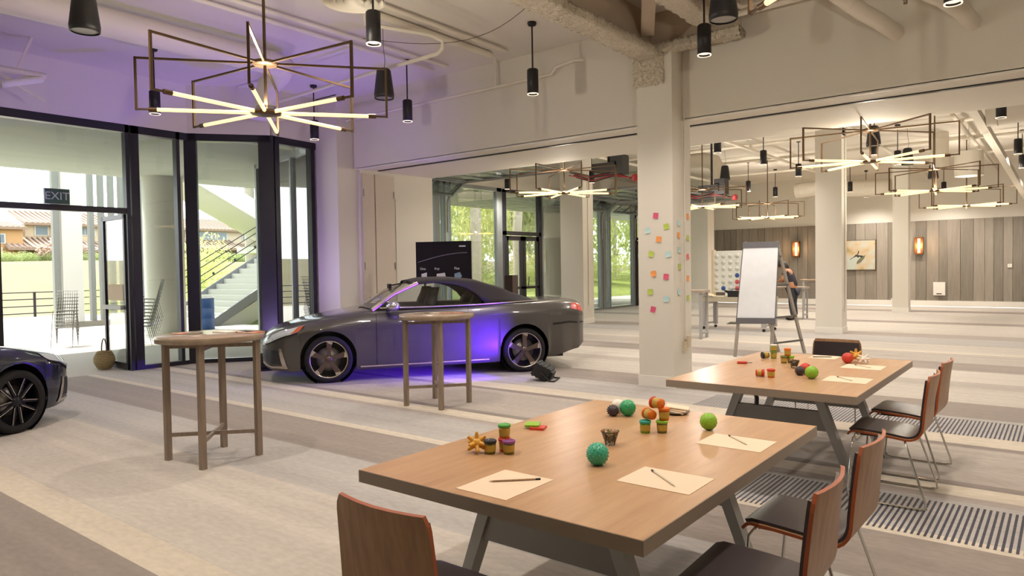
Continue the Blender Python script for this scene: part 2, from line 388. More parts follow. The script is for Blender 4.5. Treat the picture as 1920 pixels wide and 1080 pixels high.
# rear storefront along x = -13.6
bay((-13.6, 9.1, 0), (-13.6, 14.4, 0), [(.05, .1), (2.1, .05), (3.6, .05), (4.9, .2), (5.2, .09)], frame=GREYFRAME)
bay((-13.6, 14.5, 0), (-13.6, 16.8, 0), [(0.02, .05), (2.2, .24)], frame=GREYFRAME)
def double_door(n, y0, y1):
    o = S_(MB().box(-13.66, -13.54, y0, y1, 2.6, 2.72).box(-13.66, -13.54, y0, y0+.08, 0, 4.0).box(-13.66, -13.54, y1-.12, y1, 0, 4.0).box(-13.66, -13.54, y0, y1, 3.9, 4.0).build('door_%d' % n, DARKFRAME))
    MB().box(-13.606, -13.594, y0+.08, y1-.12, 2.72, 3.9).build('transom_pane', GLASS, o)
    ym = (y0+y1)/2
    for a, b in ((y0+.08, ym-.01), (ym+.01, y1-.12)):
        L = MB().box(-13.63, -13.57, a, a+.13, .01, 2.58).box(-13.63, -13.57, b-.13, b, .01, 2.58).box(-13.63, -13.57, a, b, 2.44, 2.58).box(-13.63, -13.57, a, b, .01, .28).box(-13.63, -13.57, a, b, .92, 1.0).build('door_leaf', DARKFRAME, o)
        MB().box(-13.606, -13.594, a+.13, b-.13, .28, 2.44).build('pane', GLASS, L)
        MB().tube([(-13.52, b-.18 if a < ym-.5 else a+.18, 1.0), (-13.50, b-.18 if a < ym-.5 else a+.18, 1.3)], .014, 6).build('handle', BLACK, L)
double_door(3, 16.95, 18.85)
bay((-13.6, 18.9, 0), (-13.6, 22.7, 0), [(.02, .05), (3.72, .14)], frame=GREYFRAME)
bay((-13.6, 22.75, 0), (-13.6, 25.2, 0), [(.1, .24), (.5, .1), (2.35, .16)], frame=GREYFRAME)
double_door(4, 25.3, 27.5)

# far accent wall of vertical planks
wb = S_(MB().box(-13.7, 8.2, 28.86, 29.0, 0, CZ).build('wall_back', WALL))
S_(MB().box(-13.6, 8.1, 28.78, 28.86, .02, .21).build('baseboard_back', TRIMW))
PLK = [wood('plank_%d' % i, a, b, .7, 3, (6, 6, .5)) for i, (a, b) in enumerate((('857C70','978E82'), ('7F766B','8F8679'), ('8D8478','9E9589'), ('787065','888074')))]
x = -12.35
while x < 8.0:
    wd = random.choice((.26, .32, .38)); 
    MB().box(x+.006, x+wd-.006, 28.82-random.random()*.012, 28.86, .21, 3.03).build('plank', random.choice(PLK), wb); x += wd
# columns
def column(n, x0, x1, y0, y1, top, lab):
    o = S_(MB().box(x0, x1, y0, y1, 0, top).build('column_%d' % n, WALL)); o['label'] = lab
    MB().box(x0-.012, x1+.012, y0-.012, y1+.012, 0, .14).build('plinth', TRIMW, o); return o
cB = column(1, -4.52, -4.02, 8.5, 9.05, CZ, 'white square column dotted with sticky notes beside the far table')
MB().tube([(-3.995, 8.80, 4.55), (-3.995, 8.80, .62)], .011, 6).build('conduit', WALL, cB)
MB().box(-4.02, -3.98, 8.84, 8.94, .50, .66).box(-4.02, -3.985, 8.76, 8.83, .46, .58).build('outlet_box', mat('outlet_beige', 'CDBFA8', .6), cB)
cC = column(2, -4.56, -4.0, 17.05, 17.5, CZ, 'white square column in the middle of the rear room')
MB().tube([(-3.985, 17.3, 4.6), (-3.985, 17.3, .6)], .012, 6).box(-4.0, -3.97, 17.25, 17.35, .5, .62).build('conduit', WALL, cC)
cD = column(3, -4.45, -4.0, 25.4, 25.8, CZ, 'farthest white column near the planked wall')
MB().box(-4.51, -4.45, 25.5, 25.58, .3, .42).build('outlet_box', TRIMW, cD)
cA = column(4, -11.4, -10.65, 16.8, 17.35, CZ, 'white square column by the rear doors')
MB().tube([(-10.635, 17.05, 4.3), (-10.635, 17.05, .5)], .012, 6).build('conduit', WALL, cA)
column(5, -11.4, -10.65, 25.5, 26.1, CZ, 'white square column left of the game board')
S_(MB().box(-4.56, -4.0, 17.1, 17.45, CZ-.4, CZ).build('trim_3', WALL))
# steel beams with rough fireproofing, over the nearest column
bm_ = S_(MB().box(-4.32, -4.29, -9, 8.55, 4.36, CZ).build('beam_1', STEELPAINT)); bm_['label'] = 'painted steel beam running toward the camera'
def rough_strip(name, x0, x1, y0, y1, z0, z1, parent, n=80, along='y', jit=.016):
    mb = MB(); rows = []
    for i in range(n+1):
        t = i/n; r = []
        for u, v in ((0,0),(0,.33),(0,.66),(0,1),(.33,1),(.66,1),(1,1),(1,.66),(1,.33),(1,0),(.86,0),(.72,0),(.58,0),(.44,0),(.3,0),(.15,0)):
            j = lambda: random.uniform(-jit, jit)
            if along == 'y': r.append((x0+(x1-x0)*u+j(), y0+(y1-y0)*t, z0+(z1-z0)*v+j()*1.2))
            else: r.append((x0+(x1-x0)*t+j(), y0+(y1-y0)*u+j(), z0+(z1-z0)*v+j()))
        rows.append(r)
    mb.grid(rows, close=True); return mb.build(name, ROUGHCON, parent)
rough_strip('flange', -4.46, -4.14, -9, 8.6, 4.28, 4.38, bm_, 620)
b2 = S_(MB().box(-4.28, -3.1, 8.45, 8.48, 4.44, CZ).build('beam_2', STEELPAINT))
rough_strip('flange', -4.3, -3.1, 8.38, 8.62, 4.34, 4.44, b2, 60, 'x')
def rough_block(name, x0, x1, y0, y1, z0, z1, parent, cuts=16, jit=.016):
    b = bmesh.new(); bmesh.ops.create_cube(b, size=1); bmesh.ops.subdivide_edges(b, edges=b.edges, cuts=cuts, use_grid_fill=True)
    for v in b.verts:
        v.co = Vector((x0+(v.co.x+.5)*(x1-x0)+random.uniform(-jit,jit), y0+(v.co.y+.5)*(y1-y0)+random.uniform(-jit,jit), z0+(v.co.z+.5)*(z1-z0)+random.uniform(-jit,jit)))
    me = bpy.data.meshes.new(name); b.to_mesh(me); b.free(); me.materials.append(ROUGHCON)
    o = bpy.data.objects.new(name, me); COL.objects.link(o); o.parent = parent; return o
rough_block('column_cap', -4.545, -4.13, 8.46, 8.9, 3.95, 4.34, cB)

b3 = S_(MB().box(-3.4, -3.36, -9, 8.3, 4.5, CZ).build('beam_3', STEELPAINT)); rough_strip('flange', -3.52, -3.24, -2, 8.2, 4.44, 4.52, b3, 120)
S_(MB().bar((-4.2, 8.2, 4.55), (-2.6, 5.2, 4.78), .16, .12).build('beam_4', STEELPAINT))

# ---------------------------------------------------------------- outdoors: canopy, patio, hill
S_(MB().box(-18.6, -12.2, -12, 9.4, 4.0, 4.3).box(-18.6, -13.7, 9.4, 40, 4.0, 4.3).build('canopy', CONC), 'concrete canopy over the patio')
S_(MB().box(-31.5, -12.2, -30, 9.6, -.15, -.01).box(-31.5, -13.6, 9.6, 12.0, -.15, -.01).box(-18.9, -13.6, 12.0, 45, -.15, -.01).build('patio', PATIO))
# rolling grass
def hill(name, x0, x1, y0, y1, hf, m, nx=40, ny=60, kind='structure'):
    rows = [[(x0+(x1-x0)*i/nx, y0+(y1-y0)*j/ny, hf(x0+(x1-x0)*i/nx, y0+(y1-y0)*j/ny)) for j in range(ny+1)] for i in range(nx+1)]
    o = MB().grid(rows).build(name, m); o['kind'] = kind; return o
def hz(x, y):
    t = max(0, min(1, (-x-31)/32)); return -.16 + 2.75*(t*t*(3-2*t))*(1 if y < 60 else 1) + .12*math.sin(x*.5+y*.3)*t
hill('lawn', -31.3, -110, -60, 90, hz, GRASS, 50, 70)
def gz(x, y):
    t = max(0, min(1, (-x-19)/13)); return -.06 + 1.1*t + .06*math.sin(x*1.3)*math.sin(y*.9)
def gz2(x, y):
    k = max(0, min(1, (-x-18.9)/10)) * max(0, min(1, (y-11.9)/5)); return -.06 + 1.0*k + .07*math.sin(x*1.3)*math.sin(y*.9)*k + .03*k*math.sin(x*7+y*5)
hill('lawn_bank', -18.85, -60, 11.95, 120, gz2, GRASSG, 50, 70)

# ---------------------------------------------------------------- outdoor things
t = thing('round_column', 'thick round white column on the patio outside the glass', 'column', (-18.0, 8.72, 0))
MB().lathe([(.47, -.05), (.47, 4.0)], 48).build('shaft', STUCCO, t)
t = thing('round_column', 'round white column outside the rear doors, left of the white square column', 'column', (-16.4, 23.4, 0))
MB().lathe([(.6, -.05), (.6, 4.0)], 48).build('shaft', STUCCO, t)
t = thing('slat_screen', 'tall screen of upright slats with white post on a low curb', 'screen', (-23.8, 9.2, 0))
MB().box(-.15, .15, -.75, 1.35, -.02, .16).build('base_beam', mat('grey_curb', '827D70', .9), t)
MB().box(-.1, .16, -.75, -.22, .16, 7.0).build('post', STUCCO, t)
for i in range(8):
    y = .02 + i*.30; MB().box(-.10, .10, y, y+.13, .16, 7.0).build('slat', mat('slat_grey', '74766F', .7), t)
MB().box(-.08, .08, -.98, -.80, -.02, 7.0).build('slat', mat('slat_grey', '74766F', .7), t)
t = thing('railing', 'dark metal railing with four rails in front of the lawn', 'railing', (-31.2, 8.9, 0))
for z in (.28, .55, .82, 1.08): MB().tube([(0, -22, z-.15), (0, 3.6, z-.15)], .022, 6).build('rail', BLACK, t)
for y in (-18.6, -15.6, -12.6, -9.6, -6.6, -3.6, -.6, 1.2, 3.6): MB().box(-.03, .03, y-.04, y+.04, -.2, .95).build('post', BLACK, t)
# stairs
st = thing('outdoor_stair', 'white outdoor stair with dark stringers seen through the glass', 'stair', (-20, 0, 0))
STRG = mat('stringer_grey', '77787A', .6)
for k in range(14):
    y = 11.15 + k*.29; z = .16 + k*.172
    MB().box(-3.0, 0, y, y+.32, z-.17, z).build('step', STUCCO, st)
for xx in (0.0, -3.06):
    MB().prism([(11.0, -.0), (11.25, .0), (15.3, 2.35), (15.3, 2.65), (11.0, .16)], xx, xx+.06, 'x').build('stringer', STRG, st)
MB().prism([(11.2, -.02), (15.3, 2.2), (15.3, 1.55), (12.3, -.02)], -.05, .03, 'x').build('stringer_wall', STUCCO, st)
MB().box(-5.7, .1, 15.3, 17.5, 2.3, 2.55).build('landing', STUCCO, st)
MB().prism([(11.0, 5.3), (17.3, 2.2), (17.3, 2.55), (11.0, 5.9)], -5.6, -3.3, 'x').build('upper_flight', STUCCO, st)
MB().prism([(11.0, 5.3), (17.3, 2.15), (17.3, 2.75), (11.0, 6.1)], -3.3, -3.2, 'x').build('upper_stringer', STUCCO, st)
for k, z in enumerate((.34, .58, .86, 1.08)):
    MB().tube([(-3.03, 10.4, z+.0-.25), (-3.03, 15.3, z+2.6)], .016, 6).build('rail', BLACK, st)
for k in range(6):
    y = 11.2+k*.8; MB().ball((-3.0, y, .52+(y-11.0)*.578), .045, 8, 6).build('rail_bracket', BLACK, st)
t = thing('barrel', 'blue drum at the foot of the outdoor stair', 'barrel', (-19.2, 10.35, -.01))
MB().lathe([(.0, 0), (.29, 0), (.30, .02), (.29, .05), (.29, .29), (.305, .31), (.29, .33), (.29, .58), (.305, .60), (.29, .62), (.29, .86), (.30, .9), (.27, .9), (.27, .87), (0, .87)], 28).build('drum', mat('blue_barrel', '2B4C86', .45, var=.15), t)
MB().lathe([(.275, .885), (.305, .885), (.305, .91), (.275, .91)], 28).build('rim', TRIMW, t)
t = thing('barrel', 'white bin outside the rear glass doors', 'barrel', (-16.2, 25.3, -.01))
MB().lathe([(0, 0), (.2, 0), (.24, .5), (.25, .95), (.0, 1.0)], 20).build('bin', STUCCO, t)

# wire chairs stacked outside
WIRE = mat('pale_wire', '8D8B84', .5, .3)
def wire_mesh():
    mb = MB()
    for i in range(9):
        y = -.22 + i*.055; mb.tube([(.22, y, .44), (-.18, y*.9, .42), (-.30, y*.8, .86)], .004, 4)
    for (xx, zz) in ((.22,.44),(.1,.435),(-.03,.43),(-.18,.42),(-.22,.56),(-.26,.7),(-.30,.86)):
        mb.tube([(xx, -.22, zz), (xx, .22, zz)], .005, 4)
    o = bpy.data.objects.new('wire_chair', mb.mesh('wire_chair', WIRE)); 
    lm = MB()
    for y in (-.2, .2): lm.tube([(.12, y, .43), (.22, y*1.05, 0), (-.24, y*1.05, 0), (-.14, y, .43)], .007, 5)
    return o.data, lm.mesh('legs', WIRE)
WCM, WLM = wire_mesh()
def wire_stack(loc, rz, lab, n, grp):
    for k in range(n):
        o = bpy.data.objects.new('wire_chair', WCM); COL.objects.link(o)
        o.location = (loc[0]-.02*k*math.cos(rz), loc[1]-.02*k*math.sin(rz), loc[2]+.075*k); o.rotation_euler = (0,0,rz)
        tag(o, '%s %s' % (('bottom','second','third','fourth','fifth','sixth','seventh','eighth','top')[k] if k < n-1 else 'topmost', lab), 'chair', grp); inst('legs', WLM, o)
wire_stack((-16.3, 7.35, -.01), -2.2, 'wire chair in the stack outside beside the round column', 9, 'wire chairs stacked beside the round column')
wire_stack((-17.6, 6.25, -.01), -.6, 'pale wire chair in the stack seen through the open exit doorway', 6, 'wire chairs stacked beyond the exit doorway')
# shrubs, trees, houses
def leaf_mesh(name, m, n, sx, sy, sz, sz_leaf=.12, lumps=7):
    mb = MB(); cs = [(random.uniform(-.6,.6), random.uniform(-.6,.6), random.uniform(-.55,.6), random.uniform(.35,.6)) for _ in range(lumps)]
    for i in range(n):
        c = random.choice(cs); v = Vector((random.gauss(0,1), random.gauss(0,1), random.gauss(0,1))).normalized() * c[3] * random.random()**.25
        p = Vector(((c[0]+v.x)*sx, (c[1]+v.y)*sy, (c[2]+v.z)*sz))
        e = Euler((random.uniform(0,6.3), random.uniform(0,6.3), random.uniform(0,6.3))).to_matrix(); s = sz_leaf*random.uniform(.6,1.4)
        mb.add([p+e@Vector((-s,0,0)), p+e@Vector((0,-s*.45,0)), p+e@Vector((s,0,0)), p+e@Vector((0,s*.45,0))], [(0,1,2,3)])
    return mb.mesh(name, m)
CR = [leaf_mesh('foliage', LEAF, 3600, 1, 1, 1, .045, 12), leaf_mesh('foliage', LEAF2, 3400, 1, 1, 1, .045, 12), leaf_mesh('foliage', LEAF3, 3800, 1, 1, 1, .048, 12)]
def tree(loc, h, r, ck, lab, name='tree', tr=.14, group=None, trunkm=None, crown=.92, lean=0):
    t = thing(name, lab, 'tree', loc, random.uniform(0, 6), group)
    MB().tube([(0,0,-.3), (lean*.3, .05, h*.35), (lean, 0, h*.8)], [tr, tr*.8, tr*.5], 9).build('trunk', trunkm or TRUNK, t)
    o = inst('foliage', CR[ck], t, (lean, 0, h*(1-crown/2))); o.scale = (r, r, h*crown/2*1.15); o['kind'] = 'stuff'; return t
def shrub(loc, r, h, ck, lab, group=None):
    t = thing('shrub', lab, 'shrub', loc, random.uniform(0, 6), group)
    MB().tube([(0,0,-.1), (0,0,h*.6)], .05, 6).build('stem', TRUNK, t)
    o = inst('foliage', CR[ck], t, (0,0,h*.48)); o.scale = (r, r, h*.55); o['kind'] = 'stuff'; return t
def gzz(x, y): return gz2(x, y)
GT = 'trees beyond the rear lawn'; ORD = ['first','second','third','fourth','fifth','sixth','seventh','eighth','ninth','tenth','eleventh','twelfth','thirteenth','fourteenth']
def order(P):
    q = sorted(range(len(P)), key=lambda i: math.atan2(P[i][1], P[i][0]), reverse=True); return {i: ORD[k] for k, i in enumerate(q)}
TREES = [(-27,23,9,3.2,0),(-31,27,10,3.4,2),(-27,31.5,8.5,3.0,1),(-33,35,11,3.8,0),(-29,39,9,3.2,2),(-34,44,11,4.0,1),(-27,47,9.5,3.6,0),(-36,52,12,4.2,2),(-24,55,9,3.6,1),(-30,60,11,4.2,0),
        (-20,62,9,3.6,1),(-37,31,12,4,2),(-40,40,13,4.5,0),(-22,49.5,8,2.8,1)]; TO = order(TREES)
for i, (x, y, h, r, k) in enumerate(TREES):
    tree((x, y, gzz(x, y)), h, r, k, 'leafy tree in the grove beyond the rear lawn, %s from the left' % TO[i], group=GT)
SHRUBS = [(-25.5,25.6,1.8,1.5,1),(-26,29,2.2,1.6,0),(-25,33,2.0,1.7,1),(-26,37,2.4,1.8,2),(-24,41,2.2,1.7,1),(-23,45.5,2.2,1.8,0),(-21.5,51,2.3,1.9,1),(-20,57,2.6,2.0,0),(-24,21.5,1.8,1.3,2)]; SO = order(SHRUBS)
for i, (x, y, h, r, k) in enumerate(SHRUBS):
    shrub((x, y, gzz(x, y)), r, h, k, 'bushy shrub at the edge of the rear lawn, %s from the left' % SO[i], 'shrubs along the rear lawn')
t = thing('eucalyptus_trunk', 'pale thick tree trunk left of the dark rear doors', 'tree', (-23.2, 26.6, .3))
MB().tube([(0,0,-.5),(.1,0,3),(0,.1,6),(.2,.1,10)], [.34,.28,.25,.2], 12).build('trunk', TRUNK, t); o = inst('foliage', CR[2], t, (0,0,10.5)); o.scale = (2.5,2.5,2); o['kind'] = 'stuff'
t = thing('eucalyptus_trunk', 'pale mottled tree trunk right of the dark rear doors', 'tree', (-21.2, 27.6, .2))
MB().tube([(0,0,-.5),(-.1,0,3),(.1,.1,6),(0,.1,10)], [.27,.23,.2,.16], 12).build('trunk', TRUNK, t); o = inst('foliage', CR[0], t, (0,0,10.5)); o.scale = (2.5,2.5,2); o['kind'] = 'stuff'
FROND = MB()
for k in range(22):
    a = k*2.4; el = random.uniform(-.5, .9); pts = []
    for i in range(7):
        q = i/6; pts.append(Vector((math.cos(a)*q*1.9*math.cos(el*.6), math.sin(a)*q*1.9*math.cos(el*.6), q*1.4*math.sin(el)+q*.5-q*q*1.3)))
    sd = Vector((-math.sin(a), math.cos(a), 0))
    FROND.grid([[p+sd*.16*(1-i/6)+Vector((0,0,-.05)), p, p-sd*.16*(1-i/6)+Vector((0,0,-.05))] for i, p in enumerate(pts)])
FROND = FROND.mesh('fronds', LEAF3)
def palm(loc, h, lab, tr=.16, lean=0, group=None):
    t = thing('palm_tree', lab, 'palm', loc, random.uniform(0,6), group)
    MB().tube([(0,0,-.5),(lean*.4,0,h*.5),(lean,0,h)], [tr*1.2, tr, tr*.9], 10).build('trunk', PALMTRUNK, t)
    o = inst('fronds', FROND, t, (lean,0,h)); o.scale = (1.3,1.3,1.3); return t
for x, y, h in ((-24, 51.5, 13), (-26.5, 55.5, 14)): palm((x, y, gzz(x,y)), h, 'slender palm trunk beyond the rear lawn, %s of two right of the square column' % ('left' if y > 53 else 'right'), .17, 0, 'slender palms')
palm((-33, 20.4, .3), 12, 'left palm trunk of a pair behind the outdoor stair', .24, .0)
palm((-33, 21.3, .3), 12, 'right palm trunk of a pair behind the outdoor stair', .24, .2)
for i, (x, y, h, k) in enumerate([(-19.8,-3.6,8,2),(-22.5,-7.5,9,0),(-18.6,-6.4,8,2),(-27,-12,10,0),(-20.5,-1.5,9,1)]):
    tree((x, y, 0), h, 1.9, k, 'tree on the patio side, out of view and mirrored in the dark glass', group='trees mirrored in the dark glass')
shrub((-32.3, 17.2, .35), 1.7, 3.0, 1, 'yellow-green bush behind the outdoor stair railing')
t = thing('hedge', 'clipped green hedge below the houses on the hill', 'hedge', (-66, 30, 2.35))
for i in range(26):
    o = inst('foliage', CR[2], t, (random.uniform(-.3,.3), -17+i*1.6, .55)); o.scale = (.9, 1.25, .62); o['kind'] = 'stuff'
t = thing('flowering_bush', 'pale pink flowering bush in front of the nearest house', 'shrub', (-66.6, 23.6, 2.4))
MB().tube([(0,0,-.2),(0,0,1)], .08, 6).build('stem', TRUNK, t)
o = inst('foliage', leaf_mesh('foliage', mat('pink_blossom', 'CDB5A8', .8, var=.3), 1500, 1,1,1, .11), t, (0,0,1.1)); o.scale = (1.6,1.9,1.2); o['kind'] = 'stuff'
shrub((-28.9, 11.9, -.1), .5, 1.0, 1, 'small yellow-flowered shrub behind the slat screen')

ROOFT = mat('clay_roof_tile', '94806F', .9, var=.3, scale=6); HWIN = mat('house_window', '6F7B84', .2, var=.1)
def house(name, lab, x, y0, y1, depth, zb, zt, wallc, roofs, wins, chim=None, porch=None):
    t = thing(name, lab, 'house', (x, 0, 0)); m = mat('stucco_'+wallc, wallc, .9, var=.04)
    MB().box(-depth, 0, y0, y1, zb-.8, zt).build('walls', m, t)
    for (a, b, z0, z1, xf, xb) in roofs:        # sloping tiled roof with tile ribs
        rf = MB(); rf.prism([(xf, z0), (xb, z1), (xb-.2, z1+.05), (xf+.05, z0+.22)], a, b, 'y')
        n = int((b-a)/.42)
        for i in range(n):
            y = a+(i+.5)*(b-a)/n; rf.bar((xf+.03, y, z0+.22), (xb, y, z1+.12), .2, .12)
        rf.build('roof', ROOFT, t)
    for (a, b, z0, z1, xo) in wins:
        wf = MB().box(xo-.02, xo+.06, a-.08, b+.08, z0-.08, z1+.08).build('window', STUCCO, t)
        n = max(1, int(round((b-a)/.8)))
        for i in range(n):
            q0 = a+(b-a)*i/n; q1 = a+(b-a)*(i+1)/n; MB().box(xo+.06, xo+.08, q0+.03, q1-.03, z0, z1).build('pane', HWIN, wf)
    if chim: 
        c = MB().box(chim[0]-.0, chim[0]+.8, chim[1], chim[2], zb, chim[3]).build('chimney', m, t)
        MB().box(chim[0]-.1, chim[0]+.9, chim[1]-.15, chim[2]+.15, chim[3], chim[3]+.18).build('chimney_cap', ROOFT, c)
    if porch:
        for y in porch: MB().box(1.9, 2.2, y-.12, y+.12, zb-.8, zb+1.5).build('porch_post', m, t)
house('house', 'cream two-storey house with chimney and tiled roofs on the hill', -74, 23.4, 31.5, 8, 2.5, 6.2, 'B9A98C',
      [(23.2, 31.7, 6.1, 7.6, .5, -4), (21.2, 28.0, 3.75, 4.9, 3.0, 0), (26.2, 29.8, 3.6, 4.6, 3.2, 0)],
      [(24.2, 25.2, 5.25, 6.0, 0), (26.6, 29.2, 5.35, 6.0, 0), (26.6, 28.2, 2.6, 3.5, 2.0)], (-.1, 25.6, 26.6, 7.2), (20.9, 22.3, 23.6))
MB().box(-75.8+73.9, 2.0, 26.2, 29.8, 1.7, 3.7).build('front_wing', MATS['stucco_B9A98C'], bpy.data.objects['house'])
house('house', 'orange stucco house at the left end of the row', -72, 14.5, 22.6, 8, 2.3, 5.6, 'B08C60', [(14.3, 22.8, 5.55, 6.3, .4, -4)], [(20.2, 21.2, 4.4, 5.1, 0)])
house('house', 'pale house behind the slat screen with stepped tiled roofs', -76, 32.3, 38.6, 8, 2.6, 6.2, 'BFB19C', [(32.1, 38.8, 6.1, 7.5, .5, -4), (32.2, 36.0, 3.9, 5.0, 2.6, 0)],
      [(33.2, 34.6, 5.2, 5.9, 0), (36.3, 37.7, 5.2, 5.9, 0), (34, 35, 2.8, 3.6, 0), (36.6, 37.4, 2.8, 3.6, 0)])
house('house', 'tile-roofed house seen through the glass behind the outdoor stair', -76, 39.2, 48.8, 8, 2.7, 6.3, 'BBAD98', [(39.0, 49.0, 6.2, 7.7, .5, -4), (39.0, 44.5, 4.0, 5.1, 2.6, 0), (44.7, 49.0, 3.6, 4.7, 3.0, 0)],
      [(40.3, 42.6, 5.3, 6.05, 0), (42.9, 44.0, 5.3, 6.05, 0), (46, 47.8, 5.3, 6.0, 0), (40.5, 41.5, 2.9, 3.7, 0), (46, 47, 2.8, 3.5, 0)], (-.1, 42.0, 42.9, 5.0))

# ================================================================ CEILING GEAR
# black cylinder downlights on stems
def pend_parts():
    b = MB().lathe([(.0, .335), (.06, .335), (.075, .32), (.075, .0), (.066, .0), (.066, .03)], 20).mesh('cylinder_shade', BLACK)
    l = MB().lathe([(0, .022), (.066, .022)], 20).lathe([(.062, .0), (.075, -.004), (.076, .008)], 20).mesh('lens', LENS)
    s = MB().tube([(0,0,.33), (0,0,.92)], .011, 6).mesh('stem', BLACK)
    c = MB().lathe([(0, .895), (.05, .905), (.062, .93), (.06, .95), (0, .95)], 16).mesh('canopy', BLACK)
    return b, l, s, c
PP = pend_parts()
PEND_L = bpy.data.lights.new('downlight', 'SPOT'); PEND_L.energy = PENDANT_W; PEND_L.spot_size = 2.4; PEND_L.spot_blend = .9; PEND_L.color = (1, .89, .78); PEND_L.shadow_soft_size = .06
PEND_R = PEND_L.copy(); PEND_R.energy = PENDANT_W*1.8; PEND_R.color = (1, .91, .81); PEND_R.spot_size = 2.7
def pendant(x, y, lab, group=None, light=True):
    t = thing('pendant_light', lab, 'pendant lamp', (x, y, 3.9), 0, group)
    sh = inst('cylinder_shade', PP[0], t); inst('lens', PP[1], sh); inst('stem', PP[2], t); inst('canopy', PP[3], t)
    if light:
        o = bpy.data.objects.new('downlight', PEND_L if y < 9 else PEND_R); COL.objects.link(o); o.parent = t; o.location = (0,0,-.01)
PL = [(-5.63, 7.69, 'black cylinder pendant hanging nearest the left face of the white column'),
 (-8.13, 7.79, 'black cylinder pendant hanging right of the near chandelier, left of the tapered speaker cable'),
 (-5.60, 4.91, 'black cylinder pendant at the top, beside the big round diffuser'),
 (-10.45, 7.76, 'black cylinder pendant in front of the pilaster, above the window corner'),
 (-3.17, 7.53, 'black cylinder pendant right of the column top, under the steel beam'),
 (-10.43, 4.98, 'black cylinder pendant behind the left end of the near chandelier'),
 (-0.83, 7.52, 'black cylinder pendant cut off by the top edge at the right'),
 (-5.73, 14.25, 'black cylinder pendant just behind the soffit, right of the column'),
 (-5.61, 16.7, 'black cylinder pendant with a long stem, second behind the soffit right of the column'),
 (-8.03, 22.47, 'small black cylinder pendant left of the blocky projector rig, rear room'),
 (-5.67, 19.63, 'black cylinder pendant left of the middle rear chandelier tubes'),
 (-7.99, 24.98, 'small black cylinder pendant above the farthest centre chandelier'),
 (-5.70, 22.3, 'small black cylinder pendant left of the middle column'),
 (-5.65, 25.19, 'small black cylinder pendant right of the middle column'),
 (-0.88, 14.01, 'black cylinder pendant by the round duct, high at the right edge'),
 (-0.89, 19.06, 'black cylinder pendant at the right edge, second of the row'),
 (-0.94, 22.01, 'black cylinder pendant at the right edge, third of the row'),
 (-3.32, 16.94, 'black cylinder pendant directly below the speaker in the right chandelier'),
 (-3.22, 19.02, 'black cylinder pendant right of the speaker in the right chandelier'),
 (-5.69, 27.71, 'small black cylinder pendant over the surfer painting, left of two'),
 (-3.3, 27.6, 'small black cylinder pendant left of the farthest column'),
 (-1.0, 27.0, 'small black cylinder pendant near the planked wall at right'),
 (-10.38, 16.87, 'black cylinder pendant before the column by the rear doors'),
 (-13.0, 16.41, 'black cylinder pendant by the rear window posts')]
for i, (x, y, lab) in enumerate(PL): pendant(x, y, lab, None, (x, y) not in ((-10.38, 16.87), (-10.45, 7.76), (-3.32, 16.94)))
for x in (-8.1, -5.6, -3.2, -.9): pendant(x, 11.5, 'black cylinder pendant added unseen behind the header wall to brighten the flip chart', 'pendants added unseen behind the header wall')  # unseen row of lamps added to brighten the easel's paper pad
# pendants in the unseen part of the front room that light it
for x, y in ((-3.2, 2.2), (-.8, 2.2), (-.8, 4.9), (-3.2, 4.9), (-5.6, 2.2), (-8.1, 2.2), (-8.1, 4.95), (1.6, 4.9), (1.6, 7.6), (-5.6, -.6), (-8.1, -.6)):
    if (x, y) in ((-8.1, 4.95),): continue
    pendant(x, y, 'black cylinder pendant above the picture, over the near part of the room', 'pendants above the frame')
# tapered black speakers hung on cables
SPK = (MB().lathe([(.0, .40), (.075, .395), (.095, .37), (.135, .05), (.13, .0), (.118, .0)], 28).mesh('speaker_cabinet', BLACKP),
       MB().lathe([(0, .012), (.118, .012)], 28).mesh('speaker_grille', mat('speaker_grille', '9A9692', .5, .3)),
       MB().tube([(.01,0,.39), (.03,0,.5), (0,0,.7), (0,0,.95)], .004, 5).mesh('cable', BLACK))
for x, y, lab in ((-7.37, 2.88, 'large tapered black speaker hanging at the top left'), (-7.27, 6.54, 'tapered black speaker on a thin cable right of the near chandelier'),
                  (-2.58, 6.58, 'tapered black speaker under the steel beam by the white pipes'), (-7.43, 18.99, 'tapered black speaker above the projector rig in the rear room'),
                  (-3.07, 15.61, 'tapered black speaker at the hub of the right rear chandelier'), (-3.04, 19.2, 'tapered black speaker beside the right rear chandelier arm'),
                  (-3.0, 22.95, 'small tapered black speaker over the second right rear chandelier')):
    t = thing('hanging_speaker', lab, 'speaker', (x, y, 3.9)); c = inst('speaker_cabinet', SPK[0], t); inst('speaker_grille', SPK[1], c); inst('cable', SPK[2], t)

# chandeliers: eight radial arms, bracket above and glowing tube below
def chand_parts(R):
    br = MB().bar((.09,0,.45), (R,0,.45), .018, .018).bar((R,0,.46), (R,0,-.01), .02, .02).bar((R,0,0), (R-.13,0,0), .016, .016).mesh('arm', BRASS)
    so = MB().tube([(R-.10,0,0), (R-.17,0,0)], .021, 8).mesh('socket', BRASS)
    tb = MB().tube([(R-.16,0,0), (.13,0,0)], .017, 8).mesh('lamp_tube', TUBE)
    hb = MB().lathe([(0,.47),(.10,.47),(.12,.45),(.10,.43),(0,.43)], 16).mesh('hub', BRASS)
    lh = MB().lathe([(0,.022),(.06,.022),(.14,.012),(.14,-.012),(.06,-.022),(0,-.022)], 16).mesh('lower_hub', BRASS)
    rd = MB().tube([(0,0,0), (0,0,1.8)], .014, 8).mesh('rod', BRASS)
    return br, so, tb, hb, rd, lh
CP = chand_parts(1.09)
CH_L = bpy.data.lights.new('tube_light', 'POINT'); CH_L.energy = CHAND_W; CH_L.color = (1, .90, .75); CH_L.shadow_soft_size = .03
